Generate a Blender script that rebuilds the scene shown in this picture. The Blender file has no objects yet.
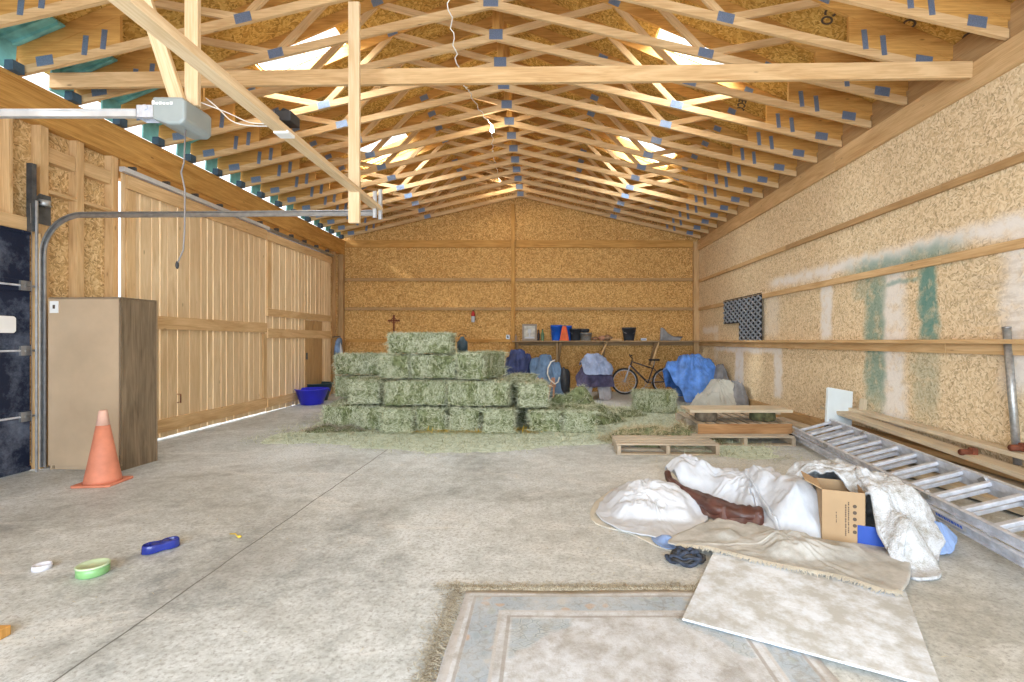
import bpy, math, random
from mathutils import Vector, Matrix, noise, Euler

# ------------------------------------------------------------------ camera, world, light, exposure
SC = bpy.context.scene
COL = SC.collection
FPX, HZ, CX, CAMZ = 490.0, 341.0, 543.0, 1.36      # focal length in pixels, horizon row, vanishing column, eye height

cam_d = bpy.data.cameras.new('camera')
cam_d.sensor_width = 36.0
cam_d.lens = 36.0 * FPX / 1024.0
cam_d.shift_x = -(CX - 512.0) / 1024.0
cam_d.clip_start = 0.05
cam = bpy.data.objects.new('camera', cam_d)
cam.location = (0, 0, CAMZ)
cam.rotation_euler = (math.radians(90), 0, 0)
COL.objects.link(cam)
SC.camera = cam

w = bpy.data.worlds.new('daylight_sky')
w.use_nodes = True
bg = w.node_tree.nodes['Background']
bg.inputs[0].default_value = (0.86, 0.93, 1.0, 1)
bg.inputs[1].default_value = 1.6
SC.world = w

sun_d = bpy.data.lights.new('sun', 'SUN')
sun_d.energy = 1.5
sun_d.angle = math.radians(3)
sun_d.color = (1.0, 0.95, 0.88)
sun = bpy.data.objects.new('sun', sun_d)
sun.rotation_euler = (math.radians(20), math.radians(-58), 0)
COL.objects.link(sun)


def area(name, loc, rot, sx, sy, power, color):
    d = bpy.data.lights.new(name, 'AREA')
    d.shape = 'RECTANGLE'
    d.size, d.size_y = sx, sy
    d.energy = power
    d.color = color
    o = bpy.data.objects.new(name, d)
    o.location = loc
    o.rotation_euler = rot
    COL.objects.link(o)
    return o


# daylight through the wide open doorway in the front wall, behind the camera
area('doorway_daylight', (-0.4, -2.15, 1.75), (math.radians(90), 0, 0), 6.6, 3.3, 400, (0.77, 0.89, 1.0))

SC.view_settings.view_transform = 'Standard'
SC.view_settings.look = 'None'
SC.view_settings.gamma = 1.0
SC.view_settings.use_curve_mapping = False
SC.view_settings.exposure = 0.70
SC.cycles.max_bounces = 10
SC.cycles.diffuse_bounces = 6
SC.cycles.use_denoising = True

# ------------------------------------------------------------------ helpers
XL, XR, YB, YF = -5.34, 4.15, 13.15, -2.2     # inner faces of the walls
XM = (XL + XR) / 2
R = random.Random(7)


def floor_at(px, py, z=0.0):
    """point of the plane at height z that stands at this place of the photograph"""
    y = FPX * (CAMZ - z) / (py - HZ)
    return ((px - CX) * y / FPX, y)


def at(px, py, y):
    return Vector(((px - CX) * y / FPX, y, CAMZ - (py - HZ) * y / FPX))


class MB:
    def __init__(self):
        self.v = []; self.f = []; self.uv = []; self.t = []; self.mi = []; self.cm = 0

    def face(self, idx, uvs=None, tone=0.5):
        self.f.append(tuple(idx)); self.uv.append(uvs or [(0, 0)] * len(idx)); self.t.append(tone); self.mi.append(self.cm)

    def beam(self, p, q, w, h, up=(0, 0, 1), tone=None, taper=1.0):
        """a bar from p to q, w wide (sideways), h deep (along up)"""
        p = Vector(p); q = Vector(q); d = (q - p); L = d.length; d.normalize()
        u = Vector(up); s = d.cross(u)
        if s.length < 1e-5:
            s = d.cross(Vector((0, 1, 0)))
        s.normalize(); u = s.cross(d); u.normalize()
        b = len(self.v)
        for e, k in ((p, 1.0), (q, taper)):
            for a, c in ((-1, -1), (1, -1), (1, 1), (-1, 1)):
                self.v.append(e + s * (a * w / 2 * k) + u * (c * h / 2 * k))
        tone = R.random() if tone is None else tone
        ou, ov = R.uniform(0, 50), R.uniform(0, 50)
        for k in range(4):
            k2 = (k + 1) % 4
            wd = w if k % 2 == 0 else h
            v0 = ov + k * 0.7
            self.face((b + k, b + 4 + k, b + 4 + k2, b + k2), [(ou, v0), (ou + L, v0), (ou + L, v0 + wd), (ou, v0 + wd)], tone)
        self.face((b, b + 1, b + 2, b + 3), [(ou, ov), (ou, ov + w), (ou + h, ov + w), (ou + h, ov)], tone)
        self.face((b + 7, b + 6, b + 5, b + 4), [(ou, ov), (ou, ov + w), (ou + h, ov + w), (ou + h, ov)], tone)
        return self

    def box(self, x0, x1, y0, y1, z0, z1, tone=None):
        ex = (x1 - x0, y1 - y0, z1 - z0)
        m = max(ex)
        cx, cy, cz = (x0 + x1) / 2, (y0 + y1) / 2, (z0 + z1) / 2
        if m == ex[0]:
            return self.beam((x0, cy, cz), (x1, cy, cz), ex[1], ex[2], (0, 0, 1), tone)
        if m == ex[1]:
            return self.beam((cx, y0, cz), (cx, y1, cz), ex[0], ex[2], (0, 0, 1), tone)
        return self.beam((cx, cy, z0), (cx, cy, z1), ex[0], ex[1], (0, 1, 0), tone)

    def tube(self, pts, r, n=8, tone=0.5, cap=True):
        pts = [Vector(p) for p in pts]
        rs = r if isinstance(r, (list, tuple)) else [r] * len(pts)
        b = len(self.v); prev = None; acc = 0
        for i, p in enumerate(pts):
            a = pts[max(i - 1, 0)]; c = pts[min(i + 1, len(pts) - 1)]
            d = (c - a).normalized()
            if prev is None:
                s = d.cross(Vector((0, 0, 1)))
                if s.length < 0.05:
                    s = d.cross(Vector((0, 1, 0)))
            else:
                s = prev - d * prev.dot(d)
            s.normalize(); prev = s; u = s.cross(d)
            for k in range(n):
                t = 2 * math.pi * k / n
                self.v.append(p + (s * math.cos(t) + u * math.sin(t)) * rs[i])
        for i in range(len(pts) - 1):
            L = (pts[i + 1] - pts[i]).length
            for k in range(n):
                k2 = (k + 1) % n
                self.face((b + i * n + k, b + i * n + k2, b + (i + 1) * n + k2, b + (i + 1) * n + k),
                          [(acc, k / n), (acc, (k + 1) / n), (acc + L, (k + 1) / n), (acc + L, k / n)], tone)
            acc += L
        if cap:
            self.face([b + k for k in range(n)][::-1], None, tone)
            self.face([b + (len(pts) - 1) * n + k for k in range(n)], None, tone)
        return self

    def lathe(self, c, prof, n=24, sx=1.0, sy=1.0, closed=False):
        """profile [(r, z)...] turned about the vertical through c"""
        b = len(self.v); m = len(prof)
        for (r, z) in prof:
            for k in range(n):
                t = 2 * math.pi * k / n
                self.v.append(Vector((c[0] + r * sx * math.cos(t), c[1] + r * sy * math.sin(t), c[2] + z)))
        for i in range(m - 1):
            for k in range(n):
                k2 = (k + 1) % n
                self.face((b + i * n + k, b + i * n + k2, b + (i + 1) * n + k2, b + (i + 1) * n + k))
        self.face([b + k for k in range(n)][::-1])
        if closed:
            self.face([b + (m - 1) * n + k for k in range(n)])
        return self

    def ball(self, c, rx, ry, rz, n=16, m=10, jitter=0.0, seed=0):
        b = len(self.v)
        for i in range(m + 1):
            ph = math.pi * i / m
            for k in range(n):
                t = 2 * math.pi * k / n
                d = Vector((math.sin(ph) * math.cos(t), math.sin(ph) * math.sin(t), math.cos(ph)))
                s = 1 + jitter * noise.noise(d * 1.7 + Vector((seed, seed, 0)))
                self.v.append(Vector(c) + Vector((d.x * rx, d.y * ry, d.z * rz)) * s)
        for i in range(m):
            for k in range(n):
                k2 = (k + 1) % n
                self.face((b + i * n + k, b + (i + 1) * n + k, b + (i + 1) * n + k2, b + i * n + k2))
        return self

    def prism(self, poly, depth, axis='Y', o=0.0, tone=None):
        """a 2D outline given thickness along an axis"""
        b = len(self.v); n = len(poly)
        tone = R.random() if tone is None else tone
        for e in (o, o + depth):
            for a, c in poly:
                self.v.append(Vector({'Y': (a, e, c), 'X': (e, a, c), 'Z': (a, c, e)}[axis]))
        self.face([b + k for k in range(n)], [tuple(p) for p in poly], tone)
        self.face([b + n + k for k in range(n)][::-1], [tuple(p) for p in poly][::-1], tone)
        for k in range(n):
            k2 = (k + 1) % n
            self.face((b + k, b + n + k, b + n + k2, b + k2), [(poly[k][0], 0), (poly[k][0], depth), (poly[k2][0], depth), (poly[k2][0], 0)], tone)
        return self

    def strand(self, p, d, L, wd, nrm, tone=None, bend=0.0):
        p = Vector(p); d = Vector(d).normalized(); s = d.cross(Vector(nrm))
        if s.length < 1e-4:
            s = Vector((1, 0, 0))
        s.normalize(); b = len(self.v)
        mid = p + d * L * 0.5 + Vector(nrm) * bend
        e = p + d * L
        self.v += [p - s * wd / 2, p + s * wd / 2, mid + s * wd / 2, mid - s * wd / 2, e]
        tone = R.random() if tone is None else tone
        self.face((b, b + 1, b + 2, b + 3), None, tone)
        self.face((b + 3, b + 2, b + 4), None, tone)

    def build(self, name, mat, parent=None, world=False, smooth=False, bevel=0.0, mats=None, recalc=True):
        me = bpy.data.meshes.new(name)
        vs = self.v
        if parent is not None and world:
            inv = wm(parent).inverted()
            vs = [inv @ Vector(v) for v in vs]
        me.from_pydata([tuple(v) for v in vs], [], self.f)
        uvl = me.uv_layers.new(name='uv')
        flat = []
        for u in self.uv:
            for a in u:
                flat += [a[0], a[1]]
        uvl.data.foreach_set('uv', flat)
        at_ = me.attributes.new('tone', 'FLOAT', 'FACE')
        at_.data.foreach_set('value', self.t)
        for m_ in (mats or [mat]):
            me.materials.append(m_)
        if mats:
            me.polygons.foreach_set('material_index', self.mi)
        if smooth:
            me.polygons.foreach_set('use_smooth', [True] * len(me.polygons))
        me.update()
        if recalc:
            import bmesh
            bm = bmesh.new(); bm.from_mesh(me); bmesh.ops.recalc_face_normals(bm, faces=bm.faces); bm.to_mesh(me); bm.free()
        o = bpy.data.objects.new(name, me)
        COL.objects.link(o)
        if parent is not None:
            o.parent = parent
        if bevel:
            bv = o.modifiers.new('bevel', 'BEVEL'); bv.width = bevel; bv.segments = 2; bv.limit_method = 'ANGLE'
            bv.angle_limit = math.radians(40)
        return o


def wm(o):
    m = o.matrix_basis.copy()
    while o.parent:
        o = o.parent
        m = o.matrix_basis @ m
    return m


def tag(o, label, cat, group=None, kind=None):
    o['label'] = label; o['category'] = cat
    if group: o['group'] = group
    if kind: o['kind'] = kind
    return o


def thing(name, label, cat, loc=(0, 0, 0), rz=0.0, group=None, rot=None):
    o = bpy.data.objects.new(name, None)
    COL.objects.link(o)
    o.location = loc
    o.rotation_euler = rot if rot else (0, 0, rz)
    o.empty_display_size = 0.1
    return tag(o, label, cat, group)


def struct(o):
    o['kind'] = 'structure'
    return o


def copy_tree(o, parent=None):
    c = o.copy(); COL.objects.link(c); c.parent = parent
    for ch in list(o.children):
        copy_tree(ch, c)
    return c


# ------------------------------------------------------------------ materials
def newmat(name, rough=0.7, metal=0.0, spec=0.5):
    m = bpy.data.materials.new(name); m.use_nodes = True
    nt = m.node_tree; b = nt.nodes['Principled BSDF']
    b.inputs['Roughness'].default_value = rough
    b.inputs['Metallic'].default_value = metal
    b.inputs['Specular IOR Level'].default_value = spec
    return m, nt, b


class N:
    """short hand for building node graphs"""
    def __init__(self, nt): self.nt = nt; self.L = nt.links

    def n(self, t, **k):
        x = self.nt.nodes.new(t)
        for a, b in k.items():
            setattr(x, a, b)
        return x

    def put(self, sock, val):
        if isinstance(val, bpy.types.NodeSocket): self.L.new(val, sock)
        else: sock.default_value = val

    def math(self, op, a, b=0.0, clamp=False):
        x = self.n('ShaderNodeMath', operation=op, use_clamp=clamp)
        self.put(x.inputs[0], a); self.put(x.inputs[1], b)
        return x.outputs[0]

    def coord(self, which='Object', scale=(1, 1, 1), rot=(0, 0, 0), loc=(0, 0, 0)):
        tc = self.n('ShaderNodeTexCoord'); mp = self.n('ShaderNodeMapping')
        mp.inputs['Scale'].default_value = scale; mp.inputs['Rotation'].default_value = rot; mp.inputs['Location'].default_value = loc
        self.L.new(tc.outputs[which], mp.inputs[0])
        return mp.outputs[0]

    def noise(self, vec, scale, detail=3, rough=0.55, dist=0.0):
        x = self.n('ShaderNodeTexNoise'); self.L.new(vec, x.inputs['Vector'])
        x.inputs['Scale'].default_value = scale; x.inputs['Detail'].default_value = detail
        x.inputs['Roughness'].default_value = rough; x.inputs['Distortion'].default_value = dist
        return x.outputs['Fac']

    def voro(self, vec, scale, out='Color', feat='F1', rnd=1.0):
        x = self.n('ShaderNodeTexVoronoi', feature=feat); self.L.new(vec, x.inputs['Vector'])
        x.inputs['Scale'].default_value = scale; x.inputs['Randomness'].default_value = rnd
        return x.outputs[out]

    def ramp(self, fac, stops, interp='LINEAR'):
        x = self.n('ShaderNodeValToRGB'); self.put(x.inputs[0], fac)
        x.color_ramp.interpolation = interp
        el = x.color_ramp.elements
        while len(el) < len(stops): el.new(0.5)
        for e, (p, c) in zip(el, stops):
            e.position = p; e.color = (*c, 1) if len(c) == 3 else c
        return x.outputs[0]

    def mix(self, fac, a, b, mode='MIX'):
        x = self.n('ShaderNodeMix', data_type='RGBA', blend_type=mode)
        self.put(x.inputs[0], fac)
        for s, v in ((x.inputs[6], a), (x.inputs[7], b)):
            if isinstance(v, bpy.types.NodeSocket): self.L.new(v, s)
            else: s.default_value = (*v, 1)
        return x.outputs[2]

    def bump(self, h, strength, dist, bsdf):
        x = self.n('ShaderNodeBump'); x.inputs['Strength'].default_value = strength; x.inputs['Distance'].default_value = dist
        self.L.new(h, x.inputs['Height']); self.L.new(x.outputs[0], bsdf.inputs['Normal'])

    def sep(self, vec):
        x = self.n('ShaderNodeSeparateXYZ'); self.L.new(vec, x.inputs[0])
        return x.outputs

    def band(self, s, lo, hi, soft):
        """1 between lo and hi, fading over soft"""
        a = self.n('ShaderNodeMapRange', interpolation_type='SMOOTHSTEP'); self.put(a.inputs[0], s)
        a.inputs[1].default_value = lo - soft; a.inputs[2].default_value = lo + soft
        b = self.n('ShaderNodeMapRange', interpolation_type='SMOOTHSTEP'); self.put(b.inputs[0], s)
        b.inputs[1].default_value = hi - soft; b.inputs[2].default_value = hi + soft
        b.inputs[3].default_value = 1.0; b.inputs[4].default_value = 0.0
        return self.math('MULTIPLY', a.outputs[0], b.outputs[0])


def plain(name, col, rough=0.6, metal=0.0, var=0.12, scale=6.0, bump=0.0, spec=0.5, trans=0.0):
    m, nt, b = newmat(name, rough, metal, spec); g = N(nt)
    v = g.coord()
    f = g.noise(v, scale, 4)
    dark = tuple(c * (1 - var) for c in col); lite = tuple(min(1, c * (1 + var)) for c in col)
    g.L.new(g.ramp(f, [(0.3, dark), (0.7, lite)]), b.inputs['Base Color'])
    if bump: g.bump(g.noise(v, scale * 6, 4), 0.4, bump, b)
    return m


def wood(name, light, dark, knots=True, rough=0.7, tonevar=0.25, age=0.0):
    m, nt, b = newmat(name, rough, 0, 0.3); g = N(nt)
    uv = g.coord('UV')
    big = g.coord('UV', (1.2, 9, 1))
    fine = g.coord('UV', (3.0, 90, 1))
    ob = g.n('ShaderNodeObjectInfo')
    t = g.n('ShaderNodeAttribute', attribute_name='tone')
    a = g.noise(big, 1.0, 4, 0.6, 1.2)
    c = g.noise(fine, 1.0, 3)
    f = g.math('ADD', g.math('MULTIPLY', a, 0.6), g.math('MULTIPLY', c, 0.4))
    col = g.ramp(f, [(0.36, dark), (0.62, light)])
    tt = g.math('ADD', g.math('MULTIPLY', t.outputs['Fac'], 0.6), g.math('MULTIPLY', ob.outputs['Random'], 0.4))
    col = g.mix(tt, g.mix(tonevar, col, dark), col)
    if knots:
        kv = g.coord('UV', (2.2, 7.0, 1))
        d = g.voro(kv, 1.0, 'Distance')
        k = g.ramp(d, [(0.035, (1, 1, 1)), (0.085, (0, 0, 0))])
        col = g.mix(g.math('MULTIPLY', k, 0.75), col, tuple(x * 0.38 for x in dark))
    if age:
        col = g.mix(g.math('MULTIPLY', g.ramp(g.noise(g.coord('Object'), 3.0, 5), [(0.4, (0, 0, 0)), (0.7, (1, 1, 1))]), age), col, (0.24, 0.22, 0.19))
    g.L.new(col, b.inputs['Base Color'])
    g.bump(f, 0.25, 0.002, b)
    return m


def osb_color(g, light, mid, dark, plane='XZ', scale=1.0):
    """pressed wood flakes: long cells laid in several directions over each other"""
    rx = {'XZ': lambda a: (0, a, 0), 'YZ': lambda a: (a, 0, 0), 'XY': lambda a: (0, 0, a)}[plane]
    tc = g.n('ShaderNodeTexCoord')
    wv = g.n('ShaderNodeTexNoise'); g.L.new(tc.outputs['Object'], wv.inputs['Vector']); wv.inputs['Scale'].default_value = 3.0
    wmx = g.n('ShaderNodeMix', data_type='VECTOR'); wmx.inputs[0].default_value = 0.05
    g.L.new(tc.outputs['Object'], wmx.inputs[4]); g.L.new(wv.outputs['Color'], wmx.inputs[5])
    cols = []
    for i, (ang, sc) in enumerate(((0.25, 13), (-0.6, 15), (1.0, 14), (1.75, 12))):
        mp = g.n('ShaderNodeMapping')
        rot = g.n('ShaderNodeVectorRotate', rotation_type='AXIS_ANGLE')
        rot.inputs['Axis'].default_value = {'XZ': (0, 1, 0), 'YZ': (1, 0, 0), 'XY': (0, 0, 1)}[plane]
        rot.inputs['Angle'].default_value = ang
        g.L.new(wmx.outputs[1], rot.inputs['Vector'])
        g.L.new(rot.outputs[0], mp.inputs[0])
        mp.inputs['Scale'].default_value = {'XZ': (1, 1, 3.6), 'YZ': (1, 1, 3.6), 'XY': (1, 3.6, 1)}[plane]
        mp.inputs['Location'].default_value = (i * 3.1, i * 1.7, i * 0.9)
        c = g.voro(mp.outputs[0], sc * scale, 'Color')
        cols.append(g.sep(c)[0])
    s1 = g.math('GREATER_THAN', g.sep(g.voro(g.coord('Object', (1, 1, 1)), 22 * scale, 'Color'))[1], 0.5)
    s2 = g.math('GREATER_THAN', g.sep(g.voro(g.coord('Object', (1, 1, 1), loc=(5, 5, 5)), 18 * scale, 'Color'))[1], 0.5)
    def mixf(f, a, b):
        x = g.n('ShaderNodeMix', data_type='FLOAT'); g.put(x.inputs[0], f); g.L.new(a, x.inputs[2]); g.L.new(b, x.inputs[3]); return x.outputs[0]
    f = mixf(s2, mixf(s1, cols[0], cols[1]), mixf(s1, cols[2], cols[3]))
    f2 = g.math('ADD', g.math('MULTIPLY', f, 0.62), g.math('MULTIPLY', g.noise(g.coord('Object'), 38, 5, 0.75), 0.42))
    big = g.noise(g.coord('Object'), 0.9, 3)
    col = g.ramp(f2, [(0.14, dark), (0.27, tuple(x * 0.75 for x in mid)), (0.45, mid), (0.62, tuple((a + b) / 2 for a, b in zip(mid, light))), (0.80, light)])
    col = g.mix(g.math('MULTIPLY', big, 0.25), col, tuple(x * 0.8 for x in mid))
    return col, f2


def osb(name, light, mid, dark, plane, scale=1.0, rough=0.75):
    m, nt, b = newmat(name, rough, 0, 0.25); g = N(nt)
    col, f = osb_color(g, light, mid, dark, plane, scale)
    g.L.new(col, b.inputs['Base Color']); g.bump(f, 0.25, 0.003, b)
    return m


OL, OM, OD = (0.84, 0.64, 0.36), (0.60, 0.39, 0.17), (0.22, 0.12, 0.04)
M = {}
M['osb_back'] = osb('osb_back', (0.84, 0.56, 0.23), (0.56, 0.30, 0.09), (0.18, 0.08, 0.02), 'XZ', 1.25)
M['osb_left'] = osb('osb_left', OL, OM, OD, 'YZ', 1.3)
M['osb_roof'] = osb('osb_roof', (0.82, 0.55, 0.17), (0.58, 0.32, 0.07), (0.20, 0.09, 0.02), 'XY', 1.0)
M['lumber'] = wood('lumber', (0.74, 0.52, 0.28), (0.50, 0.30, 0.13))
M['lumber_dark'] = wood('lumber_dark', (0.56, 0.37, 0.18), (0.36, 0.21, 0.09))
M['lumber_orange'] = wood('lumber_orange', (0.70, 0.40, 0.12), (0.42, 0.20, 0.045))
M['lumber_pale'] = wood('lumber_pale', (0.80, 0.63, 0.41), (0.60, 0.42, 0.23))
M['door_board'] = wood('door_board', (0.88, 0.70, 0.46), (0.60, 0.42, 0.23), tonevar=0.6)
M['door_board_dark'] = wood('door_board_dark', (0.56, 0.36, 0.16), (0.38, 0.22, 0.09), tonevar=0.4)
M['pallet'] = wood('pallet', (0.62, 0.53, 0.41), (0.40, 0.32, 0.23), age=0.3)
M['pallet_orange'] = wood('pallet_orange', (0.52, 0.30, 0.14), (0.30, 0.15, 0.06))
M['old_board'] = wood('old_board', (0.70, 0.60, 0.44), (0.50, 0.40, 0.27), age=0.25)
M['cabinet'] = plain('cabinet', (0.52, 0.385, 0.255), 0.3, 0, 0.12, 2.2)
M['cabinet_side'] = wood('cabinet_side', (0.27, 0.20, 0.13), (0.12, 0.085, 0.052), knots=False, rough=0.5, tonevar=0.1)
M['shelf_wood'] = wood('shelf_wood', (0.42, 0.29, 0.16), (0.25, 0.16, 0.08))
M['plate'] = plain('plate', (0.22, 0.29, 0.42), 0.45, 0.55, 0.25, 90, 0.002)
M['steel_dark'] = plain('steel_dark', (0.10, 0.11, 0.12), 0.45, 0.6, 0.3, 12)
M['steel'] = plain('steel', (0.36, 0.37, 0.38), 0.4, 0.8, 0.2, 14)
M['aluminium'] = plain('aluminium', (0.60, 0.63, 0.70), 0.4, 0.25, 0.25, 12)
M['alu_white'] = plain('alu_white', (0.62, 0.64, 0.66), 0.4, 0.3, 0.1, 9)
M['opener_grey'] = plain('opener_grey', (0.30, 0.34, 0.34), 0.5, 0, 0.08, 4)
M['white_plastic'] = plain('white_plastic', (0.85, 0.85, 0.83), 0.5, 0, 0.05, 5)
M['black'] = plain('black', (0.02, 0.02, 0.022), 0.6, 0, 0.3, 8)
M['rubber'] = plain('rubber', (0.035, 0.035, 0.035), 0.8, 0, 0.3, 20)
M['cord_white'] = plain('cord_white', (0.8, 0.78, 0.72), 0.6)
M['cord_grey'] = plain('cord_grey', (0.22, 0.20, 0.19), 0.7)
M['teal'] = plain('teal', (0.20, 0.50, 0.50), 0.8, 0, 0.35, 5, 0.003)
M['blue_plastic'] = plain('blue_plastic', (0.015, 0.12, 0.62), 0.4, 0, 0.1, 5)
M['cobalt'] = plain('cobalt', (0.03, 0.035, 0.62), 0.35, 0, 0.15, 5)
M['dark_teal'] = plain('dark_teal', (0.02, 0.055, 0.07), 0.5, 0, 0.2, 5)
M['black_bucket'] = plain('black_bucket', (0.03, 0.035, 0.045), 0.5, 0, 0.3, 12)
M['galv'] = plain('galv', (0.42, 0.43, 0.43), 0.45, 0.7, 0.25, 30)
M['orange_cloth'] = plain('orange_cloth', (0.80, 0.16, 0.06), 0.8, 0, 0.15, 8)
M['red'] = plain('red', (0.55, 0.03, 0.03), 0.4)
M['rust'] = plain('rust', (0.20, 0.06, 0.03), 0.8, 0.2, 0.4, 20, 0.003)
M['green_glass'] = plain('green_glass', (0.12, 0.22, 0.12), 0.25, 0, 0.1, 8)
M['brown_stuff'] = plain('brown_stuff', (0.28, 0.17, 0.10), 0.8, 0, 0.35, 14, 0.004)
M['frame_grey'] = plain('frame_grey', (0.30, 0.25, 0.20), 0.6, 0, 0.2, 20)
M['picture'] = plain('picture', (0.52, 0.50, 0.44), 0.5, 0, 0.35, 9)
M['leather'] = plain('leather', (0.075, 0.026, 0.018), 0.42, 0, 0.45, 10, 0.003)
M['cardboard'] = plain('cardboard', (0.40, 0.27, 0.15), 0.85, 0, 0.07, 5)
M['ink'] = plain('ink', (0.10, 0.07, 0.05), 0.8)
M['stump'] = plain('stump', (0.15, 0.12, 0.085), 0.9, 0, 0.5, 14, 0.01)
M['stump_green'] = plain('stump_green', (0.10, 0.10, 0.045), 0.9, 0, 0.6, 12, 0.01)
M['foam_board'] = plain('foam_board', (0.72, 0.80, 0.84), 0.6, 0, 0.06, 4)
M['cloth_white'] = plain('cloth_white', (0.55, 0.58, 0.63), 0.9, 0, 0.06, 10, 0.004)
M['cloth_cream'] = plain('cloth_cream', (0.58, 0.55, 0.47), 0.95, 0, 0.15, 6, 0.003)
M['cloth_blue'] = plain('cloth_blue', (0.22, 0.32, 0.55), 0.9, 0, 0.1, 10)
M['tarp_blue'] = plain('tarp_blue', (0.11, 0.28, 0.78), 0.3, 0, 0.35, 6, 0.004)
M['tarp_navy'] = plain('tarp_navy', (0.035, 0.055, 0.17), 0.6, 0, 0.5, 5, 0.003)
M['denim'] = plain('denim', (0.13, 0.22, 0.36), 0.7, 0, 0.35, 6, 0.003)
M['slate_cloth'] = plain('slate_cloth', (0.30, 0.37, 0.55), 0.7, 0, 0.25, 5, 0.003)
M['purple_cloth'] = plain('purple_cloth', (0.10, 0.09, 0.17), 0.9, 0, 0.4, 8, 0.003)
M['grey_cloth'] = plain('grey_cloth', (0.50, 0.49, 0.52), 0.95, 0, 0.2, 8, 0.003)
M['bag_beige'] = plain('bag_beige', (0.50, 0.50, 0.45), 0.85, 0, 0.15, 4, 0.003)
M['bag_grey'] = plain('bag_grey', (0.22, 0.22, 0.23), 0.85, 0, 0.3, 6, 0.003)
M['cone'] = plain('cone', (0.62, 0.22, 0.13), 0.65, 0, 0.15, 7)
M['cone_tip'] = plain('cone_tip', (0.70, 0.42, 0.32), 0.7, 0, 0.15, 7)
M['bowl_green'] = plain('bowl_green', (0.20, 0.40, 0.16), 0.3, 0, 0.12, 8)
M['bowl_rim'] = plain('bowl_rim', (0.50, 0.62, 0.40), 0.3, 0, 0.1, 8)
M['bowl_blue'] = plain('bowl_blue', (0.02, 0.035, 0.24), 0.22, 0, 0.2, 8)
M['bowl_white'] = plain('bowl_white', (0.66, 0.66, 0.72), 0.35, 0, 0.1, 12)
M['yellow'] = plain('yellow', (0.72, 0.50, 0.05), 0.5)
M['navy_rope'] = plain('navy_rope', (0.035, 0.045, 0.07), 0.9, 0, 0.6, 30, 0.003)
M['mesh_mat'] = plain('mesh_mat', (0.34, 0.37, 0.41), 0.55, 0.1, 0.3, 20)
M['bike_frame'] = plain('bike_frame', (0.09, 0.07, 0.07), 0.35, 0.4)
M['pink_wood'] = plain('pink_wood', (0.46, 0.24, 0.15), 0.7, 0, 0.25, 9)
M['outside_ground'] = plain('outside_ground', (0.50, 0.47, 0.42), 0.9, 0, 0.2, 2)
M['jacket'] = plain('jacket', (0.16, 0.24, 0.38), 0.8, 0, 0.5, 9, 0.003)
M['frost'] = plain('frost', (0.05, 0.09, 0.13), 0.6, 0, 0.4, 9)
M['box_blue'] = plain('box_blue', (0.012, 0.06, 0.34), 0.5)
M['teal_pot'] = plain('teal_pot', (0.03, 0.06, 0.08), 0.5, 0, 0.3, 9)


def make_right_wall():
    m, nt, b = newmat('osb_right', 0.75, 0, 0.25); g = N(nt)
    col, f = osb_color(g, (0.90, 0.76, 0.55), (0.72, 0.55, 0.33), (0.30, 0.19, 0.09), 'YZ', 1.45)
    s = g.sep(g.coord('Object'))
    nz = g.math('SUBTRACT', g.noise(g.coord('Object', loc=(3, 1, 2)), 4.0, 5), 0.5)
    y = g.math('ADD', s[1], g.math('MULTIPLY', nz, 0.22))
    z = g.math('ADD', s[2], g.math('MULTIPLY', nz, 0.16))
    patch = g.ramp(g.noise(g.coord('Object'), 7, 5), [(0.34, (0.5,) * 3), (0.5, (1,) * 3)])
    def rect(y0, y1, z0, z1, k, sy=0.06, sz=0.05):
        return g.math('MULTIPLY', g.math('MULTIPLY', g.band(y, y0, y1, sy), g.band(z, z0, z1, sz)), k)
    whites = [rect(3.2, 8.9, 2.31, 2.47, 0.9, 0.3, 0.07), rect(7.05, 7.32, 1.38, 2.32, 0.9, 0.05, 0.1), rect(5.62, 5.98, 0.3, 2.32, 0.8, 0.09, 0.2),
              rect(2.5, 4.42, 0.9, 2.4, 0.78, 0.10, 0.12), rect(8.6, 9.2, 1.45, 2.2, 0.35, 0.12, 0.1), rect(8.50, 8.80, 0.35, 1.28, 0.85),
              rect(8.6, 11.9, 1.13, 1.25, 0.85, 0.2, 0.04), rect(10.15, 10.6, 0.4, 1.30, 0.85), rect(11.6, 12.7, 1.55, 1.72, 0.7, 0.08, 0.05),
              rect(11.6, 11.9, 0.9, 1.6, 0.35)]
    teals = [rect(5.95, 6.30, 0.55, 2.28, 0.68, 0.07, 0.35), rect(5.15, 5.40, 1.30, 2.28, 0.85, 0.05, 0.2), rect(5.12, 5.5, 0.5, 1.3, 0.30, 0.08, 0.3),
             rect(4.9, 6.6, 2.16, 2.40, 0.62, 0.3, 0.07), rect(5.35, 6.1, 2.02, 2.07, 0.6, 0.05, 0.02), rect(6.25, 6.55, 1.9, 2.3, 0.35)]
    def mx(lst):
        r = lst[0]
        for k in lst[1:]: r = g.math('MAXIMUM', r, k)
        return r
    col = g.mix(g.math('MULTIPLY', mx(whites), patch), col, (0.86, 0.83, 0.80))
    col = g.mix(g.math('MULTIPLY', mx(teals), patch), col, (0.07, 0.26, 0.24))
    dirt = g.math('MULTIPLY', rect(3.3, 4.7, 1.2, 2.1, 0.35, 0.3, 0.2), g.ramp(g.noise(g.coord('Object', (1, 1, 4)), 4), [(0.45, (0,) * 3), (0.6, (1,) * 3)]))
    col = g.mix(dirt, col, (0.45, 0.36, 0.27))
    g.L.new(col, b.inputs['Base Color']); g.bump(f, 0.25, 0.003, b)
    return m


M['osb_right'] = make_right_wall()


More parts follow.
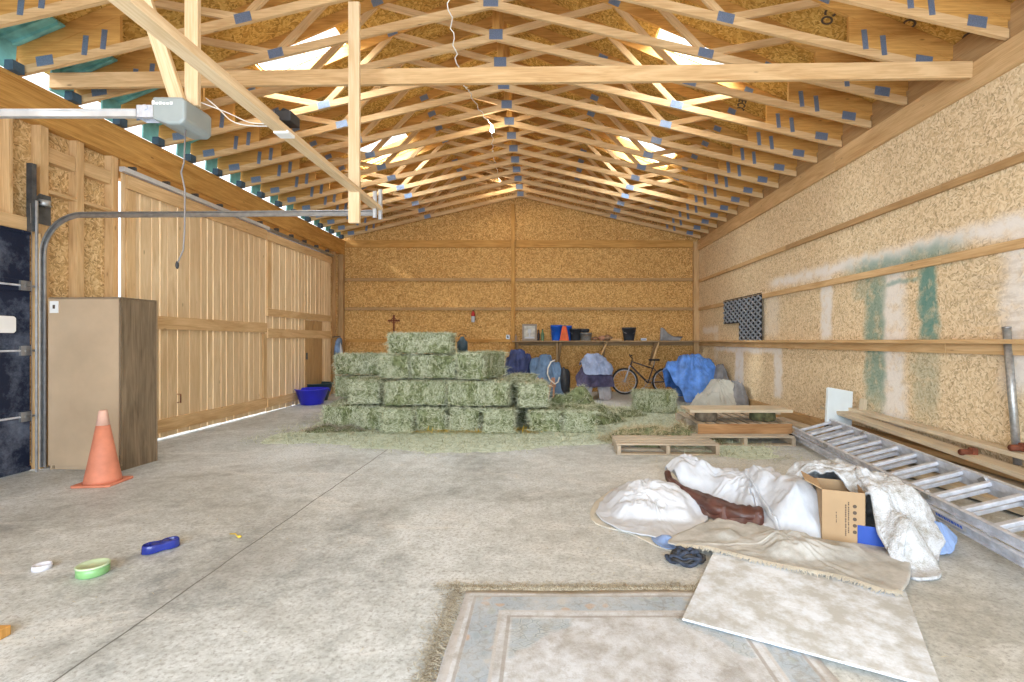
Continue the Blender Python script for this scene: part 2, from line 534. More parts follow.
def make_floor():
    m, nt, b = newmat('concrete', 0.6, 0, 0.4); g = N(nt)
    v = g.coord('Object')
    a = g.noise(v, 0.55, 6, 0.6, 0.6); c = g.noise(v, 8.0, 9, 0.75); d = g.noise(v, 45.0, 4, 0.6)
    f = g.math('ADD', g.math('MULTIPLY', a, 0.5), g.math('ADD', g.math('MULTIPLY', c, 0.35), g.math('MULTIPLY', d, 0.15)))
    col = g.ramp(f, [(0.40, (0.28, 0.31, 0.325)), (0.48, (0.52, 0.56, 0.57)), (0.57, (0.74, 0.79, 0.82))])
    warm = g.ramp(g.noise(g.coord('Object', loc=(7, 3, 0)), 0.4, 4), [(0.4, (0,) * 3), (0.65, (1,) * 3)])
    sx = g.sep(v)
    right = g.band(sx[0], 0.6, 9.0, 1.6)
    col = g.mix(g.math('MULTIPLY', g.math('ADD', g.math('MULTIPLY', warm, 0.35), g.math('MULTIPLY', right, 0.45)), 1.0, True), col, g.mix(0.6, col, (0.46, 0.42, 0.33)))
    sp = g.voro(g.coord('Object', (1, 1.6, 1)), 16, 'Distance')
    spk = g.ramp(sp, [(0.04, (1,) * 3), (0.10, (0,) * 3)])
    col = g.mix(g.math('MULTIPLY', spk, 0.35), col, (0.25, 0.23, 0.19))
    st = g.ramp(g.noise(g.coord('Object', (1.3, 0.7, 1), loc=(1, 9, 0)), 1.6, 6, 0.65, 1.0), [(0.56, (0,) * 3), (0.72, (1,) * 3)])
    col = g.mix(g.math('MULTIPLY', st, 0.35), col, (0.24, 0.23, 0.21))
    pl = g.ramp(g.noise(g.coord('Object', (0.6, 1.4, 1), loc=(4, 2, 0)), 1.4, 7, 0.7, 1.5), [(0.54, (0,) * 3), (0.66, (1,) * 3)])
    col = g.mix(g.math('MULTIPLY', pl, 0.55), col, (0.80, 0.81, 0.80))
    gr = g.noise(g.coord('Object', (1, 1, 1), loc=(3, 8, 0)), 42.0, 8, 0.8)
    col = g.mix(g.ramp(gr, [(0.38, (0.75,) * 3), (0.5, (0,) * 3)]), col, (0.24, 0.24, 0.23))
    jn = g.math('MULTIPLY', g.band(g.math('ADD', sx[0], g.math('MULTIPLY', g.noise(v, 3.0, 4), 0.03)), -1.941, -1.931, 0.003), g.band(sx[1], -3, 6.5, 0.3))
    col = g.mix(jn, col, (0.13, 0.13, 0.12))
    # damp stain around the saw cut
    stn = g.math('MULTIPLY', g.band(sx[0], -2.05, -1.55, 0.18), g.band(sx[1], 2.75, 3.35, 0.25))
    col = g.mix(g.math('MULTIPLY', stn, 0.4), col, (0.22, 0.21, 0.19))
    g.L.new(col, b.inputs['Base Color'])
    g.bump(f, 0.3, 0.006, b)
    g.put(b.inputs['Roughness'], g.math('ADD', g.math('MULTIPLY', a, 0.5), 0.3))
    return m


M['concrete'] = make_floor()


def make_hay(name, c0, c1, c2):
    m, nt, b = newmat(name, 0.9, 0, 0.15); g = N(nt)
    t = g.n('ShaderNodeAttribute', attribute_name='tone')
    ob = g.n('ShaderNodeObjectInfo')
    n1 = g.noise(g.coord('Object'), 9, 4); n2 = g.noise(g.coord('Object', (1, 1, 1)), 70, 4, 0.7)
    f = g.math('ADD', g.math('MULTIPLY', t.outputs['Fac'], 0.45), g.math('ADD', g.math('MULTIPLY', n1, 0.35), g.math('MULTIPLY', n2, 0.22)))
    col = g.ramp(f, [(0.27, c0), (0.48, c1), (0.70, c2)])
    col = g.mix(g.math('MULTIPLY', ob.outputs['Random'], 0.2), col, c1)
    g.L.new(col, b.inputs['Base Color'])
    g.bump(n2, 0.8, 0.02, b)
    return m


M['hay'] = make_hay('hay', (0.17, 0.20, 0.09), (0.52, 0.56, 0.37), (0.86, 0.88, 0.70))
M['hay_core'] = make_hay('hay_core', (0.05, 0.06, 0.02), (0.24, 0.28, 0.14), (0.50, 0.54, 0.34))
M['hay_floor'] = make_hay('hay_floor', (0.40, 0.48, 0.36), (0.64, 0.72, 0.60), (0.84, 0.90, 0.80))
M['straw'] = make_hay('straw', (0.36, 0.31, 0.17), (0.60, 0.54, 0.34), (0.76, 0.70, 0.50))
M['chaff'] = make_hay('chaff', (0.24, 0.20, 0.14), (0.48, 0.44, 0.34), (0.70, 0.67, 0.56))


def make_rug():
    m, nt, b = newmat('rug', 0.95, 0, 0.1); g = N(nt)
    s = g.sep(g.coord('Object')); W2, H2 = 0.80, 1.25
    dx = g.math('SUBTRACT', W2, g.math('ABSOLUTE', s[0])); dy = g.math('SUBTRACT', H2, g.math('ABSOLUTE', s[1]))
    d = g.math('MINIMUM', dx, dy)
    nz_ = g.n('ShaderNodeTexNoise'); g.L.new(g.coord('Object'), nz_.inputs['Vector']); nz_.inputs['Scale'].default_value = 7.0
    wx = g.n('ShaderNodeMix', data_type='VECTOR'); wx.inputs[0].default_value = 0.10
    g.L.new(g.coord('Object'), wx.inputs[4]); g.L.new(nz_.outputs['Color'], wx.inputs[5]); RC = wx.outputs[1]
    base = g.ramp(g.noise(g.coord('Object'), 6, 6, 0.7), [(0.36, (0.38, 0.37, 0.36)), (0.58, (0.62, 0.65, 0.69))])
    fl = g.voro(RC, 17, 'Distance', 'DISTANCE_TO_EDGE')
    vine = g.ramp(fl, [(0.03, (1,) * 3), (0.07, (0,) * 3)])
    cell = g.sep(g.voro(RC, 17, 'Color'))
    leafc = g.ramp(cell[0], [(0.0, (0.29, 0.36, 0.42)), (0.35, (0.44, 0.45, 0.43)), (0.6, (0.45, 0.33, 0.24)), (0.8, (0.32, 0.38, 0.38))], 'CONSTANT')
    leaf = g.ramp(g.voro(RC, 17, 'Distance'), [(0.28, (1,) * 3), (0.42, (0,) * 3)])
    border = g.mix(leaf, (0.34, 0.41, 0.48), leafc)
    border = g.mix(g.math('MULTIPLY', g.math('MULTIPLY', vine, g.ramp(g.noise(g.coord('Object'), 22, 4), [(0.42, (0,) * 3), (0.56, (1,) * 3)])), 0.6), border, (0.22, 0.22, 0.20))
    inner_b = g.math('MULTIPLY', g.band(d, 0.07, 0.20, 0.006), 1.0)
    col = g.mix(g.math('MULTIPLY', inner_b, 0.8), base, border)
    # corner spandrels of blue leaves in the field
    cd = g.math('ADD', g.math('MAXIMUM', g.math('SUBTRACT', dx, 0.27), 0), g.math('MAXIMUM', g.math('SUBTRACT', dy, 0.27), 0))
    wob = g.math('MULTIPLY', g.noise(g.coord('Object'), 9, 2), 0.22)
    sp = g.math('MULTIPLY', g.band(g.math('ADD', cd, wob), -1.0, 0.42, 0.02), g.band(d, 0.27, 9.0, 0.008))
    fl2 = g.voro(g.coord('Object', (1, 1.7, 1), rot=(0, 0, 0.6)), 17, 'Distance', 'DISTANCE_TO_EDGE')
    swc = g.ramp(fl2, [(0.03, (0.24, 0.30, 0.33)), (0.07, (0.46, 0.52, 0.54)), (0.16, (0.34, 0.41, 0.47))])
    col = g.mix(g.math('MULTIPLY', sp, 0.7), col, swc)
    for lo, hi in ((0.0, 0.035), (0.055, 0.07), (0.20, 0.215), (0.245, 0.262)):
        col = g.mix(g.math('MULTIPLY', g.band(d, lo, hi, 0.003), 0.7), col, (0.50, 0.48, 0.46) if lo in (0.0, 0.20) else (0.30, 0.27, 0.24))
    dirt = g.ramp(g.noise(g.coord('Object', loc=(2, 2, 0)), 4, 7, 0.72), [(0.45, (0,) * 3), (0.65, (1,) * 3)])
    col = g.mix(g.math('MULTIPLY', dirt, 0.55), col, (0.54, 0.55, 0.55))
    d2 = g.ramp(g.noise(g.coord('Object', loc=(6, 2, 0)), 18, 8, 0.8), [(0.38, (0.8,) * 3), (0.50, (0,) * 3)])
    col = g.mix(g.math('MULTIPLY', d2, 0.5), col, (0.30, 0.27, 0.22))
    g.L.new(col, b.inputs['Base Color'])
    g.bump(g.noise(g.coord('Object'), 120, 3), 0.5, 0.004, b)
    return m


M['rug'] = make_rug()


def blotch(name, c1, c2, scale=3.0, rough=0.9, lo=0.42, hi=0.58, bump=0.003):
    m, nt, b = newmat(name, rough, 0, 0.2); g = N(nt)
    f = g.noise(g.coord('Object'), scale, 8, 0.72, 0.0)
    g.L.new(g.ramp(f, [(lo, c1), (hi, c2)]), b.inputs['Base Color'])
    g.bump(g.noise(g.coord('Object'), scale * 12, 4), 0.6, bump, b)
    return m


M['panel_dirty'] = blotch('panel_dirty', (0.46, 0.47, 0.46), (0.70, 0.76, 0.84), 4.2, lo=0.42, hi=0.58)
M['canvas'] = blotch('canvas', (0.36, 0.355, 0.33), (0.50, 0.50, 0.48), 4)
M['fur'] = blotch('fur', (0.36, 0.34, 0.30), (0.66, 0.69, 0.73), 9, lo=0.36, hi=0.56, bump=0.03)
M['garage_panel'] = blotch('garage_panel', (0.012, 0.018, 0.04), (0.17, 0.20, 0.27), 3.5, 0.45, 0.45, 0.75)


def emis(name, col, k):
    m = bpy.data.materials.new(name); m.use_nodes = True; nt = m.node_tree
    for n_ in list(nt.nodes): nt.nodes.remove(n_)
    e = nt.nodes.new('ShaderNodeEmission'); o = nt.nodes.new('ShaderNodeOutputMaterial')
    e.inputs[0].default_value = (*col, 1); e.inputs[1].default_value = k
    nt.links.new(e.outputs[0], o.inputs[0])
    return m


M['bulb'] = emis('bulb', (1.0, 0.85, 0.6), 60)


def glass():
    m = bpy.data.materials.new('clear_pane'); m.use_nodes = True; nt = m.node_tree
    for n_ in list(nt.nodes): nt.nodes.remove(n_)
    t = nt.nodes.new('ShaderNodeBsdfTransparent'); gl = nt.nodes.new('ShaderNodeBsdfGlossy'); mx = nt.nodes.new('ShaderNodeMixShader')
    gl.inputs['Roughness'].default_value = 0.1; mx.inputs[0].default_value = 0.06
    t.inputs[0].default_value = (0.93, 0.96, 0.97, 1)
    o = nt.nodes.new('ShaderNodeOutputMaterial')
    nt.links.new(t.outputs[0], mx.inputs[1]); nt.links.new(gl.outputs[0], mx.inputs[2]); nt.links.new(mx.outputs[0], o.inputs[0])
    return m


M['pane'] = glass()

# ------------------------------------------------------------------ the building shell
EAVE = 4.02                      # top of the wall plates
SL_T = 0.417                     # slope of the roof
SL_B = 0.232                     # slope of the truss bottom chords
RZ = 6.36                        # underside of the sheathing at the ridge


def roof_z(x):
    return RZ - SL_T * abs(x - XM)


MB().box(-9.5, 8.0, -6.0, 18.0, -0.42, -0.22).build('ground_outside', M['outside_ground'])['kind'] = 'structure'
struct(MB().box(XL - 0.3, XR + 0.25, YF - 0.2, YB + 0.2, -0.2, 0.0).build('floor', M['concrete']))
# saw cut along the slab and the pale strip of light under the sliding door come from real gaps

mb = MB()
mb.box(XR, XR + 0.13, YF, YB, 0, EAVE)
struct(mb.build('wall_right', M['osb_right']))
mb = MB()
mb.prism([(XL - 0.13, 0), (XR + 0.13, 0), (XR + 0.13, roof_z(XR + 0.13) - 0.01), (XM, RZ - 0.01), (XL - 0.13, roof_z(XL - 0.13) - 0.01)], 0.12, 'Y', YB)
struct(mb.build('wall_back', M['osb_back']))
# front wall with its wide open doorway
mb = MB()
mb.prism([(XL - 0.13, 0), (-3.8, 0), (-3.8, 3.45), (3.0, 3.45), (3.0, 0), (XR + 0.13, 0), (XR + 0.13, roof_z(XR + 0.13) - 0.01), (XM, RZ - 0.01), (XL - 0.13, roof_z(XL - 0.13) - 0.01)], 0.12, 'Y', YF - 0.12)
struct(mb.build('wall_front', M['osb_back']))
# left wall: openings for the garage door (Y 2.05-5.15) and the sliding doors (Y 6.15-12.1)
mb = MB()
W = 0.13
for (y0, y1, z0, z1) in ((YF, 2.05, 0, EAVE), (2.05, 5.15, 2.50, EAVE), (5.15, 6.20, 0, EAVE), (6.20, 12.1, 3.42, EAVE), (12.1, YB, 0, EAVE)):
    mb.box(XL - W, XL - W + 0.03, y0, y1, z0, z1)
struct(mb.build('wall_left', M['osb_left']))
n_trim = [0]


def trim(mb, mat, bevel=0.004):
    n_trim[0] += 1
    return struct(mb.build('trim_%d' % n_trim[0], mat, bevel=bevel))


# left wall framing: header, plates, studs
trim(MB().box(XL - 0.10, XL + 0.04, YF, YB - 0.05, 3.66, EAVE - 0.02), M['lumber_orange'])
trim(MB().box(XL - 0.13, XL + 0.05, YF, YB, EAVE - 0.02, EAVE + 0.02), M['lumber_orange'])
for y in (2.0, 5.25, 5.66, 6.12):
    trim(MB().box(XL - 0.10, XL, y - 0.045, y + 0.045, 0, 3.66), M['lumber'])
for y in (2.9, 3.6, 4.3, 4.92):
    trim(MB().box(XL - 0.10, XL, y - 0.02, y + 0.02, 2.62, 3.66), M['lumber'])
trim(MB().box(XL - 0.10, XL + 0.01, 2.05, 5.2, 2.50, 2.64), M['lumber'])
trim(MB().box(XL - 0.10, XL - 0.005, 5.3, 6.08, 2.96, 3.0), M['lumber'])
for a_, b_ in ((5.30, 5.61), (5.71, 6.07)):
    trim(MB().box(XL - 0.10, XL - 0.012, a_, b_, 3.30, 3.46), M['lumber'])
for y in (12.16, 12.62):
    trim(MB().box(XL - 0.10, XL, y - 0.02, y + 0.02, 0, 3.66), M['lumber_dark'])
trim(MB().box(XL - 0.10, XL + 0.03, YB - 0.14, YB - 0.02, 0, 3.95), M['lumber_dark'])
trim(MB().box(XL - 0.10, XL, 6.2, 12.1, 3.42, 3.66), M['lumber_orange'])
# right wall girts, plate and kicker board
for z, d, h, m in ((2.94, 0.045, 0.075, 'lumber'), (2.2, 0.045, 0.085, 'lumber')):
    for (y0, y1) in ((YF, 2.4), (2.4, 5.05), (5.05, 8.3), (8.3, 12.95)):
        dark = m if (y0 != 5.05 or z < 2.5) else 'lumber_dark'
        if z > 2.5 and y0 == 2.4: dark = 'lumber_dark'
        trim(MB().box(XR - d, XR, y0, y1 - 0.004, z - h / 2, z + h / 2), M[dark])
trim(MB().box(XR - 0.13, XR, YF, 12.6, 1.335, 1.375), M['lumber'])
for (y0, y1) in ((YF, 5.0), (5.0, 8.0), (8.0, 12.9)):
    trim(MB().box(XR - 0.045, XR, y0, y1 - 0.004, 1.235, 1.335), M['lumber'])
trim(MB().box(XR - 0.045, XR, YF, 13.0, 0.0, 0.20), M['lumber_dark'])
for (y0, y1) in ((YF, 3.3), (3.3, 6.9), (6.9, 10.2), (10.2, YB - 0.05)):
    trim(MB().box(XR - 0.045, XR, y0, y1 - 0.004, 3.76, 4.02), M['lumber'])
trim(MB().box(XR - 0.14, XR, YB - 0.13, YB, 0, 4.0), M['lumber'])
# back wall girts and middle post
trim(MB().box(XR + 0.01, XR + 0.10, YF, YB, EAVE - 0.02, 4.36), M['lumber_dark'])
for z, d, h in ((3.96, 0.045, 0.20), (3.0, 0.09, 0.075), (2.22, 0.09, 0.075)):
    for (x0, x1) in ((XL + 0.06, -0.86), (-0.74, XR - 0.14)):
        trim(MB().box(x0, x1, YB - d, YB, z - h / 2, z + h / 2), M['lumber_orange' if h > 0.1 else 'lumber_dark'])  # small girts use a darker wood colour in place of shadow lines
trim(MB().box(XL + 0.06, -0.86, YB - 0.045, YB, 1.33, 1.41), M['lumber_orange'])
trim(MB().box(-0.85, -0.75, YB - 0.10, YB, 0, 5.02), M['lumber_orange'])

# roof sheathing in two slopes with two skylight openings in each
HOLES = [(6.24, 6.88), (9.5, 10.45)]
HX = (2.12, 3.22)                                      # distance of the openings from the ridge
mb = MB()
for s in (-1, 1):
    def slab(d0, d1, y0, y1):
        n = Vector((s * SL_T, 0, 1)).normalized() * 0.05
        b = len(mb.v)
        for (d, y) in ((d0, y0), (d1, y0), (d1, y1), (d0, y1)):
            p = Vector((XM + s * d, y, RZ - SL_T * d)); mb.v += [p, p + n]
        for q in ((0, 2, 4, 6), (1, 7, 5, 3), (0, 1, 3, 2), (2, 3, 5, 4), (4, 5, 7, 6), (6, 7, 1, 0)):
            mb.face([b + k for k in q])
    DE = 5.05 if s > 0 else 4.90
    slab(0, HX[0], YF - 0.3, YB + 0.3); slab(HX[1], DE, YF - 0.3, YB + 0.3)
    ys = [YF - 0.3] + [a for h in HOLES for a in h] + [YB + 0.3]
    for k in range(0, len(ys), 2):
        slab(HX[0], HX[1], ys[k], ys[k + 1])
ceiling = struct(mb.build('ceiling', M['osb_roof']))


def letters(txt, size, mat, parent, mw, name):
    c = bpy.data.curves.new(name, 'FONT'); c.body = txt; c.size = size; c.extrude = 0.001; c.align_x = 'CENTER'; c.offset = 0.004 * size / 0.15
    t = bpy.data.objects.new(name, c); COL.objects.link(t)
    bpy.context.view_layer.update()
    me = bpy.data.meshes.new_from_object(t.evaluated_get(bpy.context.evaluated_depsgraph_get()))
    bpy.data.objects.remove(t); me.name = name
    me.materials.clear(); me.materials.append(mat)
    o = bpy.data.objects.new(name, me); COL.objects.link(o)
    o.parent = parent
    o.matrix_local = wm(parent).inverted() @ mw
    return o


# mill stamps inked on the sheathing (right slope)
ang = math.atan(SL_T)
for (px, py) in ((826, 9), (966, 33), (738, 103), (905, 20)):
    kx, kz = (px - CX) / FPX, (HZ - py) / FPX
    y = (RZ + SL_T * XM - CAMZ) / (kz + SL_T * kx)
    x = kx * y
    mw = Matrix.Translation((x, y, roof_z(x) - 0.004)) @ Matrix.Rotation(ang, 4, 'Y') @ Matrix.Rotation(math.radians(180), 4, 'X') @ Matrix.Rotation(math.radians(-75), 4, 'Z')
    letters('TECO', 0.16, M['ink'], ceiling, mw, 'mill_stamp')

# skylights
k = 0
for s in (-1, 1):
    for (y0, y1) in HOLES:
        k += 1
        d0, d1 = HX
        n = Vector((s * SL_T, 0, 1)).normalized()
        def P(d, y, o): return Vector((XM + s * d, y, RZ - SL_T * d)) + n * o
        f = MB()
        for a, b in (((d0, y0), (d1, y0)), ((d1, y0), (d1, y1)), ((d1, y1), (d0, y1)), ((d0, y1), (d0, y0))):
            f.beam(P(a[0], a[1], 0.085), P(b[0], b[1], 0.085), 0.04, 0.07, n)
        f.beam(P((d0 + d1) / 2, y0, 0.1), P((d0 + d1) / 2, y1, 0.1), 0.018, 0.02, n)
        wf = struct(f.build('window_%d' % k, M['lumber_pale']))
        g_ = MB(); b = 0
        for (d, y) in ((d0, y0), (d1, y0), (d1, y1), (d0, y1)):
            g_.v += [P(d, y, 0.118), P(d, y, 0.124)]
        for q in ((0, 2, 4, 6), (1, 7, 5, 3), (0, 1, 3, 2), (2, 3, 5, 4), (4, 5, 7, 6), (6, 7, 1, 0)):
            g_.face(q)
        g_.build('pane', M['pane'], wf)
        c = P((d0 + d1) / 2, (y0 + y1) / 2, 0.2)
        area('skylight_daylight', c, (0, s * ang, 0), (d1 - d0), y1 - y0, 60, (0.93, 0.97, 1.0))

# ------------------------------------------------------------------ roof trusses
T0, DT = 5.60, 0.61
HALF = (XR - XL) / 2 + 0.02
CB = 0.095
VZ = 5.16                                              # bottom-chord underside at the middle


def chord_z(d): return VZ - SL_B * d


def make_truss():
    t = thing('roof_truss', 'x', 'roof truss', (XM, 0, 0), group='scissor roof trusses of the open ceiling')
    TH = 0.038
    for s in (-1, 1):
        hb = CB
        zt = RZ - XM * 0
        top = MB(); dz = 0.14 / 2 / math.cos(ang)
        top.prism([(0, RZ - 0.004), (s * (HALF + 0.02), roof_z(XM + s * (HALF + 0.02)) - 0.004), (s * (HALF + 0.02), roof_z(XM + HALF + 0.02) - 0.16), (0, RZ - 0.156)], TH, 'Y', -TH / 2)
        o = top.build('top_chord', M['lumber_orange'], t)
        bot = MB()
        bot.prism([(0, VZ), (s * (HALF - 0.02), max(chord_z(HALF), EAVE + 0.025)), (s * (HALF - 0.02), max(chord_z(HALF), EAVE + 0.025) + hb * 0.9), (0, VZ + hb)], TH, 'Y', -TH / 2)
        bot.build('bottom_chord', M['lumber'], t)
        # webs: foot of king post - top chord - bottom chord - top chord - heel
        n1 = (1.50, roof_z(XM + 1.50) - 0.10); n2 = (2.45, chord_z(2.45) + hb * 0.5); n3 = (3.45, roof_z(XM + 3.45) - 0.10)
        for a, c in (((0.02, VZ + 0.08), n1), (n1, n2), (n2, n3)):
            MB().beam((s * a[0], 0, a[1]), (s * c[0], 0, c[1]), TH - 0.004, 0.075, (0, 1, 0) if False else (0, 0, 1)).build('web', M['lumber'], t)
        # filler block above the wall
        MB().prism([(s * 3.7, chord_z(3.7) + hb * 0.4), (s * (HALF - 0.03), EAVE + 0.06), (s * (HALF - 0.03), roof_z(XM + HALF) - 0.06), (s * 3.7, roof_z(XM + 3.7) - 0.1)], TH - 0.006, 'Y', -TH / 2 + 0.003).build('heel_wedge', M['lumber_orange'], t)
    MB().beam((0, 0, VZ + 0.02), (0, 0, RZ - 0.03), TH - 0.002, 0.09, (1, 0, 0)).build('king_post', M['lumber_orange'], t)

    def plate(x, z, w_, h_, rot=0.0):
        p = MB()
        for side in (-1, 1):
            y = side * (TH / 2 + 0.0015)
            c, s_ = math.cos(rot), math.sin(rot)
            pts = [(x + a * c - b * s_, z + a * s_ + b * c) for a, b in ((-w_ / 2, -h_ / 2), (w_ / 2, -h_ / 2), (w_ / 2, h_ / 2), (-w_ / 2, h_ / 2))]
            p.prism(pts, 0.003, 'Y', y - 0.0015)
            if side < 0:      # punched teeth rows
                nrow = 5
                for i in range(nrow):
                    v = -h_ / 2 + h_ * (i + 0.5) / nrow
                    p.beam((x - w_ * 0.44 * c - v * s_, y - 0.002, z - w_ * 0.44 * s_ + v * c), (x + w_ * 0.44 * c - v * s_, y - 0.002, z + w_ * 0.44 * s_ + v * c), 0.002, h_ * 0.07, (0, 0, 1))
        p.build('connector_plate', M['plate'], t)
    plate(0, VZ + 0.075, 0.17, 0.13)
    for s in (-1, 1):
        plate(s * 1.50, roof_z(XM + 1.5) - 0.09, 0.14, 0.09, -s * 0.4)
        plate(s * 2.45, chord_z(2.45) + 0.05, 0.17, 0.10, -s * 0.24)
        plate(s * 3.45, roof_z(XM + 3.45) - 0.085, 0.12, 0.08, -s * 0.4)
        plate(s * 3.86, 4.42, 0.055, 0.20, s * 0.10)
        plate(s * 4.05, 4.36, 0.055, 0.20, s * 0.10)
        plate(s * 4.46, 4.205, 0.17, 0.10, -s * 0.15)
    return t


ORD = ['first', 'second', 'third', 'fourth', 'fifth', 'sixth', 'seventh', 'eighth', 'ninth', 'tenth', 'eleventh', 'twelfth', 'thirteenth', 'fourteenth',
       'fifteenth', 'sixteenth', 'seventeenth', 'eighteenth']
truss = make_truss()
ty = [T0 + DT * k for k in range(12, -5, -1)]
for i, y in enumerate(ty):
    t = truss if i == 0 else copy_tree(truss)
    t.location = (XM, y, 0)
    t['label'] = ('golden timber scissor truss nearest the back wall' if i == 0 else 'golden timber scissor truss, %s out from the back wall' % ORD[i])

# eave baffles: teal foam chutes between the truss heels over the left wall, daylight behind them
base = None
ty2 = sorted(ty)
for i in range(len(ty2) - 1):
    y0, y1 = ty2[i], ty2[i + 1]
    t = thing('eave_baffle', 'teal foam vent baffle over the left wall, %s one from the camera end' % ORD[i], 'vent baffle', (XL, (y0 + y1) / 2, EAVE + 0.02), group='teal vent baffles along the left eave')
    p = MB(); wv = (DT - 0.05) / 2
    # chute lying under the sheathing
    a = [(-0.02, 0.235), (0.42, 0.235 - 0.0 + 0.42 * SL_T - 0.0)]
    x0, x1 = 0.02, 0.50
    def zz(x): return roof_z(XL + x) - (EAVE + 0.02)
    p.prism([(x0, zz(x0) - 0.045), (x1, zz(x1) - 0.045), (x1, zz(x1) - 0.03), (x0, zz(x0) - 0.03)], 2 * wv, 'Y', -wv)
    for k in range(-2, 3):
        p.prism([(x0, zz(x0) - 0.075), (x1, zz(x1) - 0.075), (x1, zz(x1) - 0.045), (x0, zz(x0) - 0.045)], 0.03, 'Y', k * 0.11 - 0.015)
    # lower lip turned down on the plate
    p.prism([(0.0, 0.03), (0.02, 0.03), (x0 + 0.02, zz(x0) - 0.05), (x0, zz(x0) - 0.05)], wv * 0.9, 'Y', 0.0)
    p.build('chute', M['teal'], t)
    MB().box(0.02, 0.11, wv - 0.13, wv - 0.02, 0.0, 0.10).build('frost_block', M['frost'], t)

# long tie beam nailed across the building
t = tag(MB().beam((XL + 0.02, 5.30, 4.17), (XR - 0.045, 4.70, 3.955), 0.045, 0.16, (0, 0, 1)).build('tie_beam', M['lumber'], bevel=0.003),
        'long level timber beam running right across the barn below the trusses', 'beam')

# ------------------------------------------------------------------ sliding doors in the left wall
def plank_door(idx, y0, y1, z0, z1, x, ys_dark=None):
    mb = MB(); y = y0
    r = random.Random(idx * 5 + 1)
    while y < y1 - 0.02:
        wd = r.choice((0.135, 0.145, 0.19, 0.24)) if y1 - y > 0.3 else y1 - y
        wd = min(wd, y1 - y)
        mb.box(x - 0.016, x, y + 0.003, y + wd - r.choice((0.004, 0.008, 0.014)), z0 + r.uniform(0, 0.012), z1, tone=r.random())
        y += wd
    d = struct(mb.build('door_%d' % idx, M['door_board']))
    return d


DX = XL + 0.075
d1 = plank_door(1, 6.125, 9.30, 0.018, 3.46, DX)
d2 = plank_door(2, 9.31, 12.15, 0.004, 3.44, DX)
for d, y0, y1, zs in ((d1, 6.16, 9.30, ((0.10, 0.28), (1.52, 1.70), (3.28, 3.45))), (d2, 9.31, 12.15, ((0.10, 0.26), (1.42, 1.60), (1.84, 1.98), (3.28, 3.43)))):
    for z0, z1 in zs:
        MB().box(DX + 0.001, DX + 0.037, y0 + 0.01, y1 - 0.01, z0, z1).build('cross_rail', M['lumber'], d, bevel=0.003)
MB().box(DX + 0.001, DX + 0.03, 6.17, 6.30, 0.29, 3.27).build('edge_batten', M['lumber'], d1, bevel=0.003)
MB().box(DX + 0.001, DX + 0.03, 9.18, 9.29, 0.29, 1.5).build('edge_batten', M['lumber'], d1, bevel=0.003)
MB().box(DX + 0.001, DX + 0.03, 9.32, 9.44, 1.99, 3.27).build('edge_batten', M['lumber'], d2, bevel=0.003)
# small walk-through door let into the far leaf
mb = MB()
for k in range(5):
    mb.box(DX + 0.002, DX + 0.02, 10.82 + k * 0.165, 10.82 + k * 0.165 + 0.155, 0.28, 1.82)
wd = mb.build('wicket_door', M['door_board_dark'], d2)
MB().box(DX + 0.021, DX + 0.05, 10.84, 10.87, 0.95, 1.1).build('hasp', M['steel_dark'], d2)
MB().tube([(DX + 0.04, 7.0, 0.48), (DX + 0.09, 7.0, 0.48), (DX + 0.09, 7.0, 0.60), (DX + 0.04, 7.0, 0.60)], 0.008).build('pull_handle', M['rust'], d1)
# track over the doors
tr = thing('sliding_door_track', 'long metal sliding door track fixed above the plank doors', 'door track', (XL, 9.1, 3.5))
MB().box(XL + 0.06, XL + 0.13, 6.1, 9.35, 3.475, 3.535).build('rail', M['alu_white'], tr, world=True, bevel=0.004)
MB().box(XL + 0.06, XL + 0.13, 9.36, 12.2, 3.455, 3.515).build('rail', M['steel'], tr, world=True, bevel=0.004)
for k in range(11):
    y = 6.3 + k * 0.57
    MB().box(XL + 0.0, XL + 0.09, y, y + 0.035, 3.51, 3.60).build('bracket', M['steel_dark'], tr, world=True)

# ------------------------------------------------------------------ garage door in the left wall, its tracks and opener
mb = MB(); GX = XL - 0.02
zz_ = [0.0, 0.58, 1.26, 1.93, 2.53]
for a, b_ in zip(zz_, zz_[1:]):
    mb.box(GX - 0.045, GX, 2.1, 5.12, a + 0.008, b_ - 0.008)
    mb.box(GX, GX + 0.012, 2.1, 5.12, a + 0.02, a + 0.06); mb.box(GX, GX + 0.012, 2.1, 5.12, b_ - 0.06, b_ - 0.02)
gd = struct(mb.build('door_3', M['garage_panel'], bevel=0.003))
for z in zz_[1:-1]:
    MB().tube([(GX + 0.02, 2.1, z), (GX + 0.02, 5.1, z)], 0.011).build('hinge_bar', M['aluminium'], gd)
    h = MB(); h.box(GX + 0.01, GX + 0.035, 5.0, 5.10, z - 0.05, z + 0.05); h.tube([(GX + 0.03, 5.04, z), (GX + 0.03, 5.17, z)], 0.012)
    h.build('hinge', M['steel'], gd)
mb = MB(); mb.prism([(4.78 + a, 1.44 + b) for a, b in ((0.02, 0), (0.16, 0), (0.18, 0.02), (0.18, 0.15), (0.16, 0.17), (0.02, 0.17), (0, 0.15), (0, 0.02))], 0.03, 'X', GX)
mb.build('door_lite', M['white_plastic'], gd, bevel=0.006)

